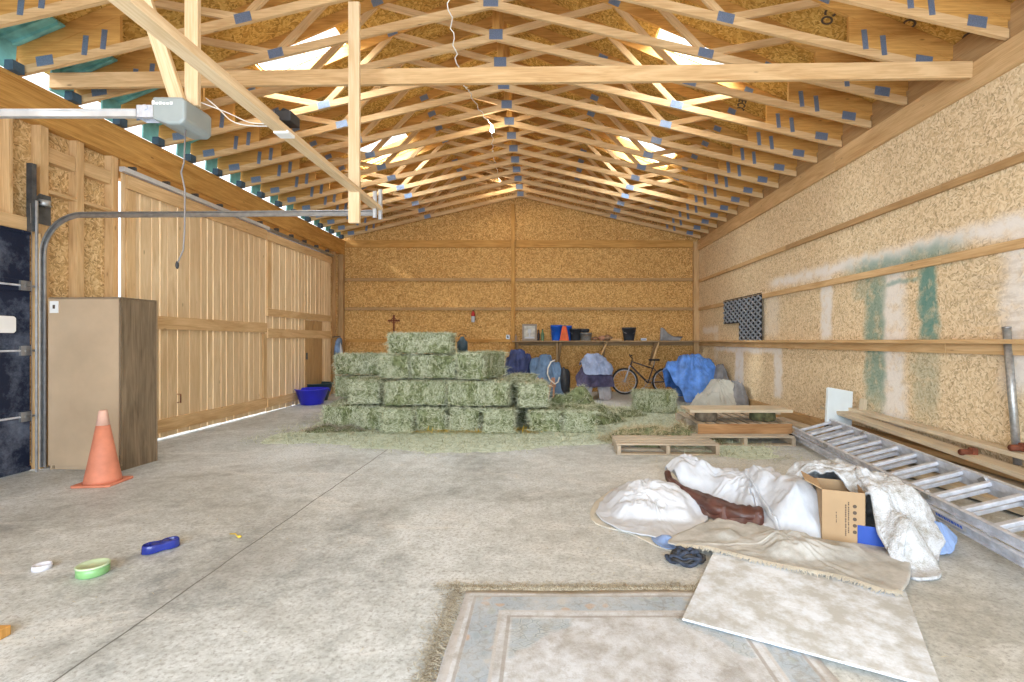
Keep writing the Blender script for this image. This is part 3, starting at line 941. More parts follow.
tr = thing('garage_door_track', 'dark steel garage door track curving from the doorway across the room', 'door track', (XL + 0.05, 5.2, 0))
pts = [(XL + 0.03, 5.2, 0.02), (XL + 0.03, 5.2, 1.0), (XL + 0.03, 5.2, 2.28)]
for k in range(1, 10):
    a = math.pi / 2 * k / 9
    pts.append((XL + 0.03 + 0.42 * (1 - math.cos(a)), 5.2, 2.28 + 0.42 * math.sin(a)))
pts += [(XL + 1.5, 5.2, 2.705), (-1.80, 5.2, 2.72)]
mb = MB()
for off in (-1, 1):
    q = []
    for i, p in enumerate(pts):
        a = Vector(pts[max(i - 1, 0)]); c = Vector(pts[min(i + 1, len(pts) - 1)]); d = (c - a).normalized(); n = Vector((-d.z, 0, d.x))
        q.append(Vector(p) + n * off * 0.024)
    mb.tube(q, 0.009, 6)
for i in range(len(pts) - 1):
    a, c = Vector(pts[i]), Vector(pts[i + 1]); d = (c - a).normalized(); n = Vector((-d.z, 0, d.x))
    mb.beam(a + Vector((0, 0.012, 0)), c + Vector((0, 0.012, 0)), 0.005, 0.055, n)
mb.build('channel', M['steel'], tr, world=True, smooth=False)
mb = MB(); mb.prism([(5.14, 2.60), (5.30, 2.60), (5.30, 2.92), (5.18, 2.92), (5.14, 2.86)], 0.006, 'X', XL + 0.012)
mb.tube([(XL + 0.01, 5.19, 2.82), (XL + 0.05, 5.19, 2.82)], 0.04, 14)
mb.build('bearing_bracket', M['steel_dark'], tr, world=True)
MB().box(XL + 0.004, XL + 0.06, 5.06, 5.11, 2.50, 3.20).build('flag_angle', M['steel_dark'], tr, world=True)
mb = MB()
for (x, y, z0, z1) in ((-1.775, 5.165, 2.66, 2.94), (-1.74, 5.235, 2.66, 2.98)):
    mb.box(x - 0.018, x + 0.018, y - 0.002, y + 0.002, z0, z1); mb.box(x + 0.014, x + 0.018, y - 0.02, y + 0.02, z0, z1)
mb.build('end_bracket', M['alu_white'], tr, world=True)
t = thing('torsion_shaft', 'thin grey steel shaft above the black garage door', 'door shaft', (XL + 0.05, 5.2, 2.82))
MB().tube([(XL + 0.06, 5.2, 2.82), (XL + 0.06, 2.1, 2.82)], 0.013).build('shaft', M['steel'], t, world=True)
MB().lathe((0, 0, 0), [(0.02, -0.03), (0.055, -0.03), (0.045, 0), (0.055, 0.03), (0.02, 0.03)], 18).build('cable_drum', M['galv'], t, smooth=True)
t.children[-1].rotation_euler = (math.radians(90), 0, 0); t.children[-1].location = (0.01, -0.10, 0)
MB().tube([(XL + 0.055, 5.05, 2.78), (XL + 0.05, 5.07, 2.45), (XL + 0.04, 5.08, 0.1)], 0.003, 5).build('lift_cable', M['steel'], t, world=True)

# long board carrying the ends of the two tracks
t = thing('track_hanger_board', 'long pale timber slanting across the upper left to the track end', 'hanger board', (-1.80, 3.6, 2.8))
MB().beam((-1.765, 1.2, 2.80), (-1.765, 5.27, 2.775), 0.09, 0.04, (0, 0, 1)).build('plank', M['lumber_pale'], t, world=True, bevel=0.003)
MB().beam((-1.80, 1.2, 2.84), (-1.80, 3.35, 2.83), 0.038, 0.09, (0, 0, 1)).build('stiffener', M['lumber_pale'], t, world=True, bevel=0.003)
t = tag(MB().box(-1.83, -1.725, 4.60, 4.638, 2.47, 4.55).build('hanger_post', M['lumber_pale'], bevel=0.003),
        'pale vertical timber hanging from the trusses beside the track end', 'hanger post')
# safety sensor / outlet box clipped to the board
yb = 3.36; t = thing('junction_box', 'small black electrical box clipped on the slanting pale timber', 'electrical box', (-1.76, yb, 2.86))
MB().box(-0.055, 0.055, -0.05, 0.08, -0.01, 0.06).build('housing', M['black'], t, bevel=0.006)
MB().box(-0.05, 0.05, -0.075, 0.02, -0.105, -0.083).build('cover', M['white_plastic'], t, bevel=0.004)
mb = MB(); mb.tube([(-0.03, -0.02, 0.06), (-0.02, 0.0, 0.09), (0.02, 0.02, 0.08)], 0.008); mb.build('clip', M['black'], t)

OY = 3.66
t = thing('garage_door_opener', 'grey garage door opener motor hanging at the upper left', 'door opener', (-2.66, OY, 3.03))
prof = [(-0.17, -0.06), (-0.17, 0.10), (0.05, 0.10), (0.07, 0.07), (0.07, -0.07), (0.04, -0.10), (-0.06, -0.10)]
MB().prism(prof, 0.30, 'Y', -0.12).build('housing', M['opener_grey'], t, bevel=0.02)
mb = MB()
for k, wl in enumerate((0.028, 0.018, 0.02, 0.016, 0.014, 0.02)):
    x = -0.165 + k * 0.026
    mb.box(x, x + 0.019, -0.1225, -0.1205, 0.038, 0.038 + wl)
mb.build('lettering', M['white_plastic'], t)
mb = MB(); mb.box(-2.45, -0.20, -0.02, 0.02, 0.0, 0.045); mb.box(-2.45, -0.20, -0.028, 0.028, 0.045, 0.052)
mb.build('rail', M['alu_white'], t)
mb = MB(); mb.box(-0.34, -0.16, -0.05, -0.045, -0.02, 0.07); mb.box(-0.34, -0.16, 0.045, 0.05, -0.02, 0.07); mb.box(-0.34, -0.335, -0.05, 0.05, -0.02, 0.07)
mb.tube([(-0.27, -0.06, 0.05), (-0.27, 0.06, 0.05)], 0.02, 10)
mb.build('rail_bracket', M['aluminium'], t)
mb = MB(); mb.tube([(0.005, -0.02, -0.10), (0.0, -0.03, -0.35), (-0.02, -0.03, -0.42), (0.015, -0.04, -0.55), (0.02, -0.05, -0.85), (0.01, -0.05, -1.0), (-0.03, -0.05, -1.09)], 0.006, 6)
mb.build('pull_cord', M['cord_grey'], t, smooth=True)
MB().ball((-0.035, -0.05, -1.11), 0.012, 0.012, 0.03).build('cord_toggle', M['black'], t, smooth=True)
t = thing('opener_strut', 'pale vertical board carrying the door opener motor', 'support board', (-2.62, OY, 3.13))
MB().box(-2.68, -2.58, OY + 0.0, OY + 0.038, 3.12, 4.60).build('plank', M['lumber_pale'], t, world=True, bevel=0.003)
t = tag(MB().beam((-2.70, OY - 0.03, 3.13), (-2.98, OY - 0.03, 3.98), 0.038, 0.10, (1, 0, 0)).build('opener_strut', M['lumber_pale'], bevel=0.003),
        'pale slanting board carrying the door opener motor', 'support board')
mb = MB()
for (a, b_, c_) in ((0.0, 0.02, -0.06), (0.03, -0.03, -0.10)):
    p0 = Vector((-2.60, OY + 0.05, 3.17 + a)); p1 = Vector((-1.78, 3.4, 2.87))
    pts = []
    for k in range(17):
        s = k / 16; q = p0.lerp(p1, s); q.z += c_ * 4 * s * (1 - s) * 0.9; q.x += 0.05 * math.sin(s * 6 + a * 40)
        pts.append(q)
    mb.tube(pts, 0.0045, 6)
tag(mb.build('control_wire', M['cord_white'], smooth=True), 'white wires looping from the door opener to the black box', 'wire')

# pendant bulbs on a dangling white cable
def bulb(pos, label):
    t = thing('light_bulb', label, 'light bulb', pos, group='bare bulbs hanging under the ridge')
    MB().lathe((0, 0, 0), [(0.0, -0.075), (0.018, -0.072), (0.03, -0.055), (0.034, -0.035), (0.026, -0.012), (0.014, 0.005)], 14, closed=True).build('glass_globe', M['bulb'], t, smooth=True)
    MB().lathe((0, 0, 0), [(0.018, 0.0), (0.022, 0.01), (0.022, 0.05), (0.012, 0.06)], 12, closed=True).build('socket', M['white_plastic'], t, smooth=True)
    d = bpy.data.lights.new('bulb_glow', 'POINT'); d.energy = 9; d.color = (1.0, 0.85, 0.62); d.shadow_soft_size = 0.05
    o = bpy.data.objects.new('bulb_glow', d); COL.objects.link(o); o.location = (pos[0], pos[1] - 0.06, pos[2] - 0.03)


b1 = at(492, 128, 8.35); bulb(b1, 'lit bare bulb hanging nearer under the ridge')
b2 = at(500, 183, 12.0); bulb(b2, 'lit bare bulb hanging near the back wall')
mb = MB()
def sag(p, q, s, n=14, w_=0.02):
    return [Vector(p).lerp(Vector(q), k / n) + Vector((w_ * math.sin(k * 1.9), w_ * math.cos(k * 1.3), -s * 4 * (k / n) * (1 - k / n))) for k in range(n + 1)]
mb.tube(sag(at(447, -8, 4.98), at(458, 68, 5.55), 0.02), 0.006, 6)
mb.tube(sag(at(458, 68, 5.55), at(468, 90, 6.85), 0.03), 0.006, 6)
mb.tube(sag(at(468, 90, 6.85), b1 + Vector((0, 0, 0.06)), 0.05), 0.006, 6)
mb.tube(sag(b1 + Vector((0, 0, 0.06)), at(493, 152, 9.9), 0.12), 0.006, 6)
mb.tube(sag(at(493, 152, 9.9), b2 + Vector((0, 0, 0.06)), 0.05), 0.006, 6)
tag(mb.build('lamp_cable', M['cord_white'], smooth=True), 'thin white cable dangling down the middle of the ceiling', 'cable')

# ------------------------------------------------------------------ hay
def bale_mesh(L, W, H, seed, dens=1.0, end_on=False):
    """a tied bale: pressed block with a ragged skin of stalks; long side along X"""
    r = random.Random(seed); mb = MB(); st = 0.035
    nx, ny, nz = int(L / st), int(W / st), int(H / st)
    idx = {}
    def vert(i, j, k):
        key = (i, j, k)
        if key in idx: return idx[key]
        p = Vector((L * (i / nx - 0.5), W * (j / ny - 0.5), H * k / nz))
        c = Vector((p.x, p.y, p.z - H / 2)); q = Vector((c.x / (L / 2), c.y / (W / 2), c.z / (H / 2)))
        # rounded corners
        rr = 0.045; ins = Vector((max(-L / 2 + rr, min(L / 2 - rr, c.x)), max(-W / 2 + rr, min(W / 2 - rr, c.y)), max(-H / 2 + rr, min(H / 2 - rr, c.z))))
        dlt = c - ins
        if dlt.length > 1e-6: c = ins + dlt.normalized() * rr
        n = dlt.normalized() if dlt.length > 1e-6 else Vector((0, 0, 1))
        s = Vector((seed * 3.1, 0, 0))
        # flakes pressed across the length, and two strings pulling in
        fl = noise.noise(Vector((c.x * 17 + seed, c.y * 2.2, c.z * 2.2)))
        a = 0.026 * noise.noise(c * 4.5 + s) + 0.018 * noise.noise(c * 11 + s) + 0.016 * fl + 0.012 * noise.noise(c * 35 + s)
        for sx_ in (-0.27, 0.27):
            pass
        for sy in (-0.12, 0.12):
            if abs(c.y - sy * W / 0.46) < 0.02: a -= 0.010
        c = c + n * (a - 0.022)
        mb.v.append(Vector((c.x, c.y, max(0.0, c.z + H / 2))))
        idx[key] = len(mb.v) - 1
        return idx[key]
    for (A, B, f) in ((nx, nz, lambda a, b: (a, 0, b)), (nx, nz, lambda a, b: (a, ny, b)), (ny, nz, lambda a, b: (0, a, b)), (ny, nz, lambda a, b: (nx, a, b)),
                      (nx, ny, lambda a, b: (a, b, 0)), (nx, ny, lambda a, b: (a, b, nz))):
        for a in range(A):
            for b in range(B):
                mb.face([vert(*f(a, b)), vert(*f(a + 1, b)), vert(*f(a + 1, b + 1)), vert(*f(a, b + 1))], None, r.uniform(0.1, 0.5))
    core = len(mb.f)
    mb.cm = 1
    areas = [('x', -1, W * H), ('x', 1, W * H), ('y', -1, L * H), ('y', 1, L * H * 0.6), ('z', 1, L * W)]
    for ax, s, ar in areas:
        for _ in range(int(ar * 4200 * dens)):
            u, v = r.uniform(-0.49, 0.49), r.uniform(0.02, 0.98)
            if ax == 'x': p = Vector((s * L / 2, u * W, v * H)); n = Vector((s, 0, 0)); d = Vector((s * 0.12 + r.uniform(-0.1, 0.28) * s, r.gauss(0, 1), r.gauss(0, 0.9)))
            elif ax == 'y': p = Vector((u * L, s * W / 2, v * H)); n = Vector((0, s, 0)); d = Vector((r.gauss(0, 0.45), s * r.uniform(-0.1, 0.35), r.gauss(0, 1)))
            else: p = Vector((u * L, (v - 0.5) * W, H)); n = Vector((0, 0, 1)); d = Vector((r.gauss(0, 0.6), r.gauss(0, 1), r.uniform(-0.1, 0.3)))
            p = p - n * 0.024
            d.normalize()
            ll = r.uniform(0.03, 0.12) * (1.5 if r.random() < 0.12 else 1)
            q = p + d * ll
            if q.z < 0.0 or q.z > H + 0.035: d.z = -d.z * 0.3
            mb.strand(p, d, ll, r.uniform(0.003, 0.006), n, r.random(), 0.004)
    return mb


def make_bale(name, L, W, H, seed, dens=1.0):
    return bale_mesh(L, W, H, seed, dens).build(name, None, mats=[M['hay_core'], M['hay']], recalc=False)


BL, BW, BH = 0.92, 0.455, 0.385
protos = [make_bale('hay_bale', BL, BW, BH - 0.004, 11 + i) for i in range(3)]
short = make_bale('hay_bale', 0.72, BW, BH - 0.004, 31)
loose = make_bale('hay_bale', 0.80, 0.5, 0.42, 41, 1.4)
used = set()
STACK = 'hay bales in the stepped stack'


def place_bale(i, x, yfront, z, orient, label, rz=0.0, tilt=0.0):
    src = protos[i] if isinstance(i, int) else i
    if src.name in used: o = src.copy(); COL.objects.link(o)
    else: o = src; used.add(src.name)
    half = BW / 2 if orient == 'L' else BL / 2
    o.location = (x, yfront + half, z)
    o.rotation_euler = (tilt, 0, math.radians(rz + (0 if orient == 'L' else 90)))
    tag(o, label, 'hay bale', STACK)
    return o


def bx(px, y): return (px - CX) * y / FPX


# bottom course
place_bale(0, bx(353, 7.45), 7.42, 0, 'L', 'long green hay bale lying at the bottom left corner of the stack')
place_bale(1, -2.14, 7.14, 0, 'E', 'end-on hay bale in the bottom course, first from the left', 1)
place_bale(2, -1.665, 7.28, 0, 'E', 'end-on hay bale in the bottom course, second from the left', -1)
place_bale(0, -1.175, 7.24, 0, 'E', 'end-on hay bale in the bottom course, third from the left', 181)
place_bale(1, -0.655, 7.10, 0, 'E', 'end-on hay bale in the bottom course, beside the dark gap', 2)
for o in (place_bale(2, 0.01, 7.22, 0, 'E', 'low hay bale right of the dark gap in the stack foot', 3),
          place_bale(0, 0.56, 7.14, 0, 'E', 'outermost hay bale at the bottom right of the stack', 177)):
    o.scale = (1, 1.06, 0.90)
place_bale(1, -2.96, 7.90, 0, 'L', 'hay bale buried in the left of the stack foot, second row')
place_bale(2, -3.06, 8.38, 0, 'L', 'hay bale buried in the left of the stack foot, rear row')
place_bale(2, -0.40, 8.25, 0, 'E', 'hay bale at the foot of the stack behind the gap')
place_bale(0, -2.1, 8.10, 0, 'L', 'hay bale in the rear of the stack foot below the summit')
place_bale(1, -1.16, 8.22, 0, 'L', 'hay bale in the rear of the stack foot, right of the summit')
# second course
place_bale(1, bx(364, 7.5), 7.46, BH, 'E', 'hay bale with pale top at the left of the second course', 2)
place_bale(2, bx(414.5, 7.3), 7.30, BH, 'L', 'long hay bale in the middle of the second course', -0.5)
place_bale(0, bx(478, 7.25), 7.24, BH, 'L', 'long hay bale on the right of the second course', 0.5)
place_bale(protos[1], -0.17, 7.34, 0.348, 'E', 'end-on hay bale sagging over the dark gap', 4)
place_bale(0, -3.12, 8.40, BH, 'L', 'hay bale peeping out at the far left of the second course')
place_bale(2, -1.90, 7.78, BH, 'L', 'hay bale hidden in the core of the second course')
place_bale(1, -0.97, 7.72, BH, 'L', 'hay bale hidden in the core of the second course, right half')
place_bale(2, bx(520, 8.35), 8.25, BH, 'E', 'hay bale set back behind the right end of the stack', -4)
# third course
place_bale(1, -3.12, 8.38, 2 * BH, 'L', 'long hay bale at the left end of the third course')
place_bale(0, bx(396, 7.6), 7.56, 2 * BH, 'E', 'end-on hay bale under the left half of the top bale', -2)
place_bale(short, bx(433, 7.6), 7.58, 2 * BH, 'L', 'short hay bale under the right half of the top bale')
place_bale(2, bx(479, 7.45), 7.36, 2 * BH, 'E', 'hay bale standing alone on the right shoulder of the stack', -17).scale = (1, 1, 1.12)
# summit
place_bale(1, bx(419, 7.6), 7.60, 3 * BH, 'L', 'single topmost hay bale of the stack').scale = (1.08, 1, 0.90)
o = place_bale(loose, bx(656, 9.25), 9.2, 0, 'L', 'lone hay bale on the floor right of the stack', -8); del o['group']


def hay_heap(name, cx, cy, rx, ry, h, n, seed, mat, core, label, cat, flat=0.02, length=(0.04, 0.12)):
    r = random.Random(seed); mb = MB(); N_ = 36; K = 14
    def zf(x, y):
        u, v = (x - cx) / rx, (y - cy) / ry
        a = math.atan2(v, u); e = 1 + 0.22 * noise.noise(Vector((math.cos(a) * 1.5, math.sin(a) * 1.5, seed)))
        q = math.sqrt(u * u + v * v) / e
        return max(0, 1 - q * q) ** 0.9 * h * (0.8 + 0.6 * noise.noise(Vector((x * 5, y * 5, seed)))) + 0.004, q
    b = 0
    for j in range(K + 1):
        for i in range(N_):
            a = 2 * math.pi * i / N_; e = 1 + 0.22 * noise.noise(Vector((math.cos(a) * 1.5, math.sin(a) * 1.5, seed)))
            x = cx + rx * e * math.cos(a) * j / K; y = cy + ry * e * math.sin(a) * j / K
            z, q = zf(x, y); mb.v.append(Vector((x, y, z if j < K else 0.001)))
    for j in range(K):
        for i in range(N_):
            i2 = (i + 1) % N_
            mb.face((j * N_ + i, (j + 1) * N_ + i, (j + 1) * N_ + i2, j * N_ + i2), None, r.uniform(0.1, 0.5))
    mb.cm = 1
    for _ in range(n):
        a = r.uniform(0, 2 * math.pi); q = math.sqrt(r.random()) * 1.04
        x = cx + rx * q * math.cos(a); y = cy + ry * q * math.sin(a); z, qq = zf(x, y)
        d = Vector((r.gauss(0, 1), r.gauss(0, 1), r.uniform(-0.1, 0.5)))
        ll = r.uniform(*length)
        mb.strand((x, y, z + 0.004), d, ll, r.uniform(0.003, 0.007), (0, 0, 1), r.random(), 0.008)
    o = mb.build(name, None, mats=[core, mat], recalc=False)
    return tag(o, label, cat, kind='stuff')


hay_heap('hay_heap', 0.42, 8.28, 0.98, 0.45, 0.50, 7500, 3, M['hay'], M['hay_core'], 'broken open heap of green hay behind the right end of the stack', 'loose hay')
hay_heap('hay_heap', 1.15, 9.0, 0.75, 0.5, 0.16, 3000, 5, M['hay'], M['hay_core'], 'low drift of loose hay between the stack and the lone bale', 'loose hay')
hay_heap('hay_heap', 1.62, 6.75, 0.85, 0.48, 0.20, 5200, 8, M['straw'], M['hay_core'], 'tan straw heaped over the back of the small pallet', 'loose straw', length=(0.05, 0.14))
hay_heap('hay_heap', -3.15, 7.35, 0.45, 0.16, 0.10, 1200, 9, M['chaff'], M['hay_core'], 'brownish chaff lying at the left foot of the stack', 'chaff')
mb = MB(); r = random.Random(5)
for _ in range(420):
    mb.strand((r.uniform(-1.9, 0.0), 7.16 + r.uniform(-0.05, 0.35), r.uniform(0.005, 0.03)), (r.gauss(0, 1), r.gauss(0, 0.3), 0.1), r.uniform(0.06, 0.2), 0.012, (0, 0, 1), None, 0.01)
tag(mb.build('baling_twine', M['yellow'], recalc=False), 'yellow twine scraps under the front of the stack', 'twine', kind='stuff')

# loose hay strewn on the slab: a thin ragged sheet of chaff and thousands of stalks
def strewn(x, y):
    """how thick the litter lies here, 0-1"""
    a = 1 - max(0.0, abs(x + 0.45) / 3.35) ** 3
    n = 0.55 * noise.noise(Vector((x * 1.1, y * 1.1, 2))) + 0.3 * noise.noise(Vector((x * 4, y * 4, 7)))
    front = 6.25 + 0.25 * math.sin(x * 1.3) - (0.5 if x > 1.2 else 0)
    fy = min(1.0, max(-1.0, (y - front) / 0.7)) * 1.2
    back = min(1.0, (10.3 - y) / 1.0)
    return min(a * 1.2, fy, back) + n * 0.8 - 0.1


mb = MB(); st = 0.06; x0, y0 = -4.6, 5.4; NX, NY = 150, 90; ids = {}
for j in range(NY + 1):
    for i in range(NX + 1):
        x, y = x0 + i * st, y0 + j * st
        s = strewn(x, y)
        ids[(i, j)] = len(mb.v) if s > -0.25 else None
        if s > -0.25:
            mb.v.append(Vector((x, y, 0.012 * min(1, s * 1.3) + 0.008 * noise.noise(Vector((x * 14, y * 14, 0))) * max(0.2, min(1, s)))))
for j in range(NY):
    for i in range(NX):
        q = [ids[(i, j)], ids[(i + 1, j)], ids[(i + 1, j + 1)], ids[(i, j + 1)]]
        if all(k is not None for k in q): mb.face(q, None, R.uniform(0.3, 0.8))
mb.cm = 0
tag(mb.build('hay_litter', M['hay_floor'], smooth=True, recalc=False), 'pale green hay litter carpeting the slab around the stack', 'hay litter', kind='stuff')
mb = MB(); r = random.Random(77); cnt = 0
while cnt < 30000:
    x, y = r.uniform(-4.6, 3.9), r.uniform(5.2, 10.6)
    if strewn(x, y) + r.uniform(-0.5, 0.5) > 0.0:
        mb.strand((x, y, 0.006 + 0.012 * r.random()), (r.gauss(0, 1), r.gauss(0, 1), r.uniform(0, 0.35)), r.uniform(0.04, 0.13), r.uniform(0.004, 0.008), (0, 0, 1), r.random(), 0.006); cnt += 1
tag(mb.build('hay_stalks', M['hay'], recalc=False), 'single hay stalks scattered over the litter round the stack', 'hay stalks', kind='stuff')
mb = MB()
for _ in range(2600):
    x, y = r.uniform(-3.5, 3.6), r.uniform(2.0, 6.2)
    if noise.noise(Vector((x * 1.3, y * 1.3, 4))) + 0.25 * (y - 4) > 0.05 or r.random() < 0.12:
        mb.strand((x, y, 0.004), (r.gauss(0, 1), r.gauss(0, 1), 0.05), r.uniform(0.01, 0.045), 0.0025, (0, 0, 1), r.random(), 0.002)
for _ in range(2600):
    x, y = r.uniform(1.2, 4.0), r.uniform(4.6, 7.4)
    mb.strand((x, y, 0.004), (r.gauss(0, 1), r.gauss(0, 1), 0.08), r.uniform(0.02, 0.08), 0.0035, (0, 0, 1), r.random(), 0.003)
tag(mb.build('straw_bits', M['straw'], recalc=False), 'thin straw bits scattered across the bare concrete', 'straw', kind='stuff')

# ------------------------------------------------------------------ drapes
def drape(name, mat, outline, supports, label=None, cat=None, seed=1, slope=2.2, wr=0.02, fold=0.03, nfold=11, K=30, NA=110, thick=0.006, parent=None, base=0.004, center=None,
          fall=None, zlift=0.0, mask=None, pw=1.0):
    """a cloth thrown over supports [(x, y, rx, ry, top)], reaching the outline on the floor"""
    K = int(K * 1.5); NA = int(NA * 1.6)
    n = len(outline); c = Vector((sum(p[0] for p in outline) / n, sum(p[1] for p in outline) / n)) if center is None else Vector(center)
    def edge(t):
        t = t % n; i = int(t); f = t - i
        p0, p1, p2, p3 = [Vector(outline[(i + k) % n]) for k in (-1, 0, 1, 2)]
        return 0.5 * ((2 * p1) + (-p0 + p2) * f + (2 * p0 - 5 * p1 + 4 * p2 - p3) * f * f + (-p0 + 3 * p1 - 3 * p2 + p3) * f ** 3)
    def hgt(x, y):
        h = 0.0; acc = 0.0
        for (sx, sy, rx, ry, top) in supports:
            dx = max(0.0, abs(x - sx) - rx); dy = max(0.0, abs(y - sy) - ry)
            d = math.hypot(dx, dy)
            v = top - slope * d * (1 + 0.6 * d)
            if v > 0: acc += math.exp(22 * v) - 1
        return math.log(1 + acc) / 22
    mb = MB(); S = Vector((seed * 7.3, seed * 1.9, 0))
    for j in range(K + 1):
        q = j / K
        for i in range(NA):
            e = edge(i * n / NA)
            p = c + (e - c) * q
            h = 0.0
            for (ox, oy) in ((0, 0), (0.02, 0), (-0.02, 0), (0, 0.02), (0, -0.02)):
                h += hgt(p.x + ox, p.y + oy) / 5
            a = 2 * math.pi * i / NA
            fo = abs(noise.noise(Vector((math.cos(a) * nfold * 0.32, math.sin(a) * nfold * 0.32, seed)))) * 2 - 0.5
            f = fold * fo * min(1.0, q * 1.4)
            wq = Vector((p.x, p.y, h * 0.6)); wq += 0.06 * noise.noise_vector(wq * 3 + S)
            w1 = wr * ((1 - 2.6 * abs(noise.noise(wq * 6 + S))) + 0.55 * (1 - 2.6 * abs(noise.noise(wq * 13 + S * 2))) + 0.22 * (1 - 2.6 * abs(noise.noise(wq * 27 + S))))
            k = min(1.0, h / 0.08 + 0.25)
            z = base + max(0.0, h + (f + w1) * k + 0.35 * wr)
            lat = Vector((noise.noise(Vector((p.x * 8, p.y * 8, 3)) + S), noise.noise(Vector((p.x * 8, p.y * 8, 9)) + S))) * wr * 0.9
            mb.v.append(Vector((p.x + lat.x, p.y + lat.y, z + zlift)))
    for j in range(K):
        for i in range(NA):
            i2 = (i + 1) % NA
            if j == 0: mb.face((i, NA + i, NA + i2)) if False else mb.face((j * NA + i, (j + 1) * NA + i, (j + 1) * NA + i2, j * NA + i2))
            else: mb.face((j * NA + i, (j + 1) * NA + i, (j + 1) * NA + i2, j * NA + i2))
    o = mb.build(name, mat, parent, world=parent is not None, smooth=True, recalc=False)
    s = o.modifiers.new('thickness', 'SOLIDIFY'); s.thickness = thick; s.offset = 1
    if label: tag(o, label, cat)
    return o


def F(px, py, z=0.0): return floor_at(px, py, z)


# ------------------------------------------------------------------ foreground rug, panel, canvas
rug = thing('area_rug', 'worn oriental rug with blue floral border at the bottom of the picture', 'rug', (0.38, 1.40, 0))
mb = MB(); NX_, NY_ = 40, 60
for j in range(NY_ + 1):
    for i in range(NX_ + 1):
        x, y = -0.80 + 1.6 * i / NX_, -1.25 + 2.5 * j / NY_
        mb.v.append(Vector((x + 0.006 * math.sin(y * 7), y + 0.008 * math.sin(x * 6), 0.012 + 0.004 * noise.noise(Vector((x * 3, y * 3, 0))))))
for j in range(NY_):
    for i in range(NX_):
        a = j * (NX_ + 1) + i; mb.face((a, a + 1, a + NX_ + 2, a + NX_ + 1))
o = mb.build('pile', M['rug'], rug, smooth=True, recalc=False); s = o.modifiers.new('thickness', 'SOLIDIFY'); s.thickness = 0.010; s.offset = -1
mb = MB(); r = random.Random(3)
for _ in range(1500):
    x = r.uniform(-0.82, 0.82)
    mb.strand((x, 1.245, 0.010), (r.gauss(0, 0.7), 1, 0.1), r.uniform(0.03, 0.075), 0.003, (0, 0, 1), r.random(), 0.004)
for _ in range(1000):
    y = r.uniform(-0.4, 1.27)
    mb.strand((-0.80 + r.uniform(-0.04, 0.005), y, 0.008), (-1, r.gauss(0, 0.9), 0.1), r.uniform(0.02, 0.07), 0.003, (0, 0, 1), r.random(), 0.004)
mb.build('fringe', M['chaff'], rug, recalc=False)
mb = MB()
for _ in range(2600):
    t_ = r.random()
    if r.random() < 0.5: x, y = r.uniform(-0.6, 1.0), 2.68 + abs(r.gauss(0, 0.03))
    else: x, y = -0.46 - abs(r.gauss(0, 0.035)), r.uniform(1.7, 2.75)
    mb.strand((x, y, 0.004), (r.gauss(0, 1), r.gauss(0, 1), 0.1), r.uniform(0.015, 0.05), 0.0025, (0, 0, 1), r.random(), 0.003)
tag(mb.build('rug_debris', M['chaff'], recalc=False), 'brown chaff and dust gathered along the edges of the rug', 'debris', kind='stuff')

u_ = Vector((0.876, -0.482, 0)).normalized(); v_ = Vector((0.482, 0.876, 0))
p0 = Vector((0.666, 2.346, 0.0))
pan = thing('flat_panel', 'large dirty off-white board lying flat over the rug corner', 'board', (0.666, 2.346, 0.022), math.atan2(u_.y, u_.x))
mb = MB(); mb.box(0, 0.98, 0, 1.22, 0, 0.011)
mb.build('sheet', M['panel_dirty'], pan, bevel=0.002)

cv = [F(668, 548), F(712, 526), F(742, 519), F(790, 523), F(850, 540), F(905, 562), F(900, 600), F(840, 585), F(770, 571), F(712, 556)]
cv = [(x, y) for x, y in cv]
can = drape('canvas_sheet', M['canvas'], cv, [(F(800, 560)[0], F(800, 560)[1] + 0.1, 0.10, 0.1, 0.05), (F(840, 560)[0], F(840, 560)[1], 0.1, 0.05, 0.035), (F(725, 540)[0], F(725, 540)[1], 0.05, 0.04, 0.02)],
            'beige fringed canvas cloth spread over the far end of the flat board', 'cloth', 4, 0.45, 0.016, 0.02, base=0.036)
mb = MB(); r = random.Random(12); cn = len(cv)
def cat(t):
    i = int(t) % cn; f = t - int(t); P_ = [Vector(cv[(i + k) % cn]) for k in (-1, 0, 1, 2)]
    return 0.5 * ((2 * P_[1]) + (-P_[0] + P_[2]) * f + (2 * P_[0] - 5 * P_[1] + 4 * P_[2] - P_[3]) * f * f + (-P_[0] + 3 * P_[1] - 3 * P_[2] + P_[3]) * f ** 3)
for i in range(420):
    t_ = 6.0 + 3.6 * i / 420; p = cat(t_); tg = (cat(t_ + 0.01) - p).normalized(); nr = Vector((-tg.y, tg.x))
    if nr.y > 0: nr = -nr
    mb.strand((p.x - nr.x * 0.012, p.y - nr.y * 0.012, 0.052), (nr.x + r.gauss(0, 0.35), nr.y + r.gauss(0, 0.35), -0.25), r.uniform(0.03, 0.065), 0.007, (0, 0, 1), r.random(), 0.002)
inv = mb.build('fringe', M['cloth_cream'], None, recalc=False); inv.parent = can

# dark knotted rope lump
t = thing('rope_coil', 'dark navy knotted rope bundle beside the flat board', 'rope', (F(686, 562)[0], F(686, 562)[1], 0.0))
for k in range(5):
    pts = []
    for i in range(26):
        a = i / 26 * 2 * math.pi * 1.15 + k
        rr = 0.085 - 0.010 * k + 0.014 * math.sin(3 * a + k * 2)
        pts.append((rr * 1.25 * math.cos(a), rr * 0.72 * math.sin(a), 0.016 + 0.012 * k + 0.01 * math.sin(5 * a + k)))
    MB().tube(pts, 0.013, 7).build('strand', M['navy_rope'] if k % 2 == 0 else M['black'], t, smooth=True)

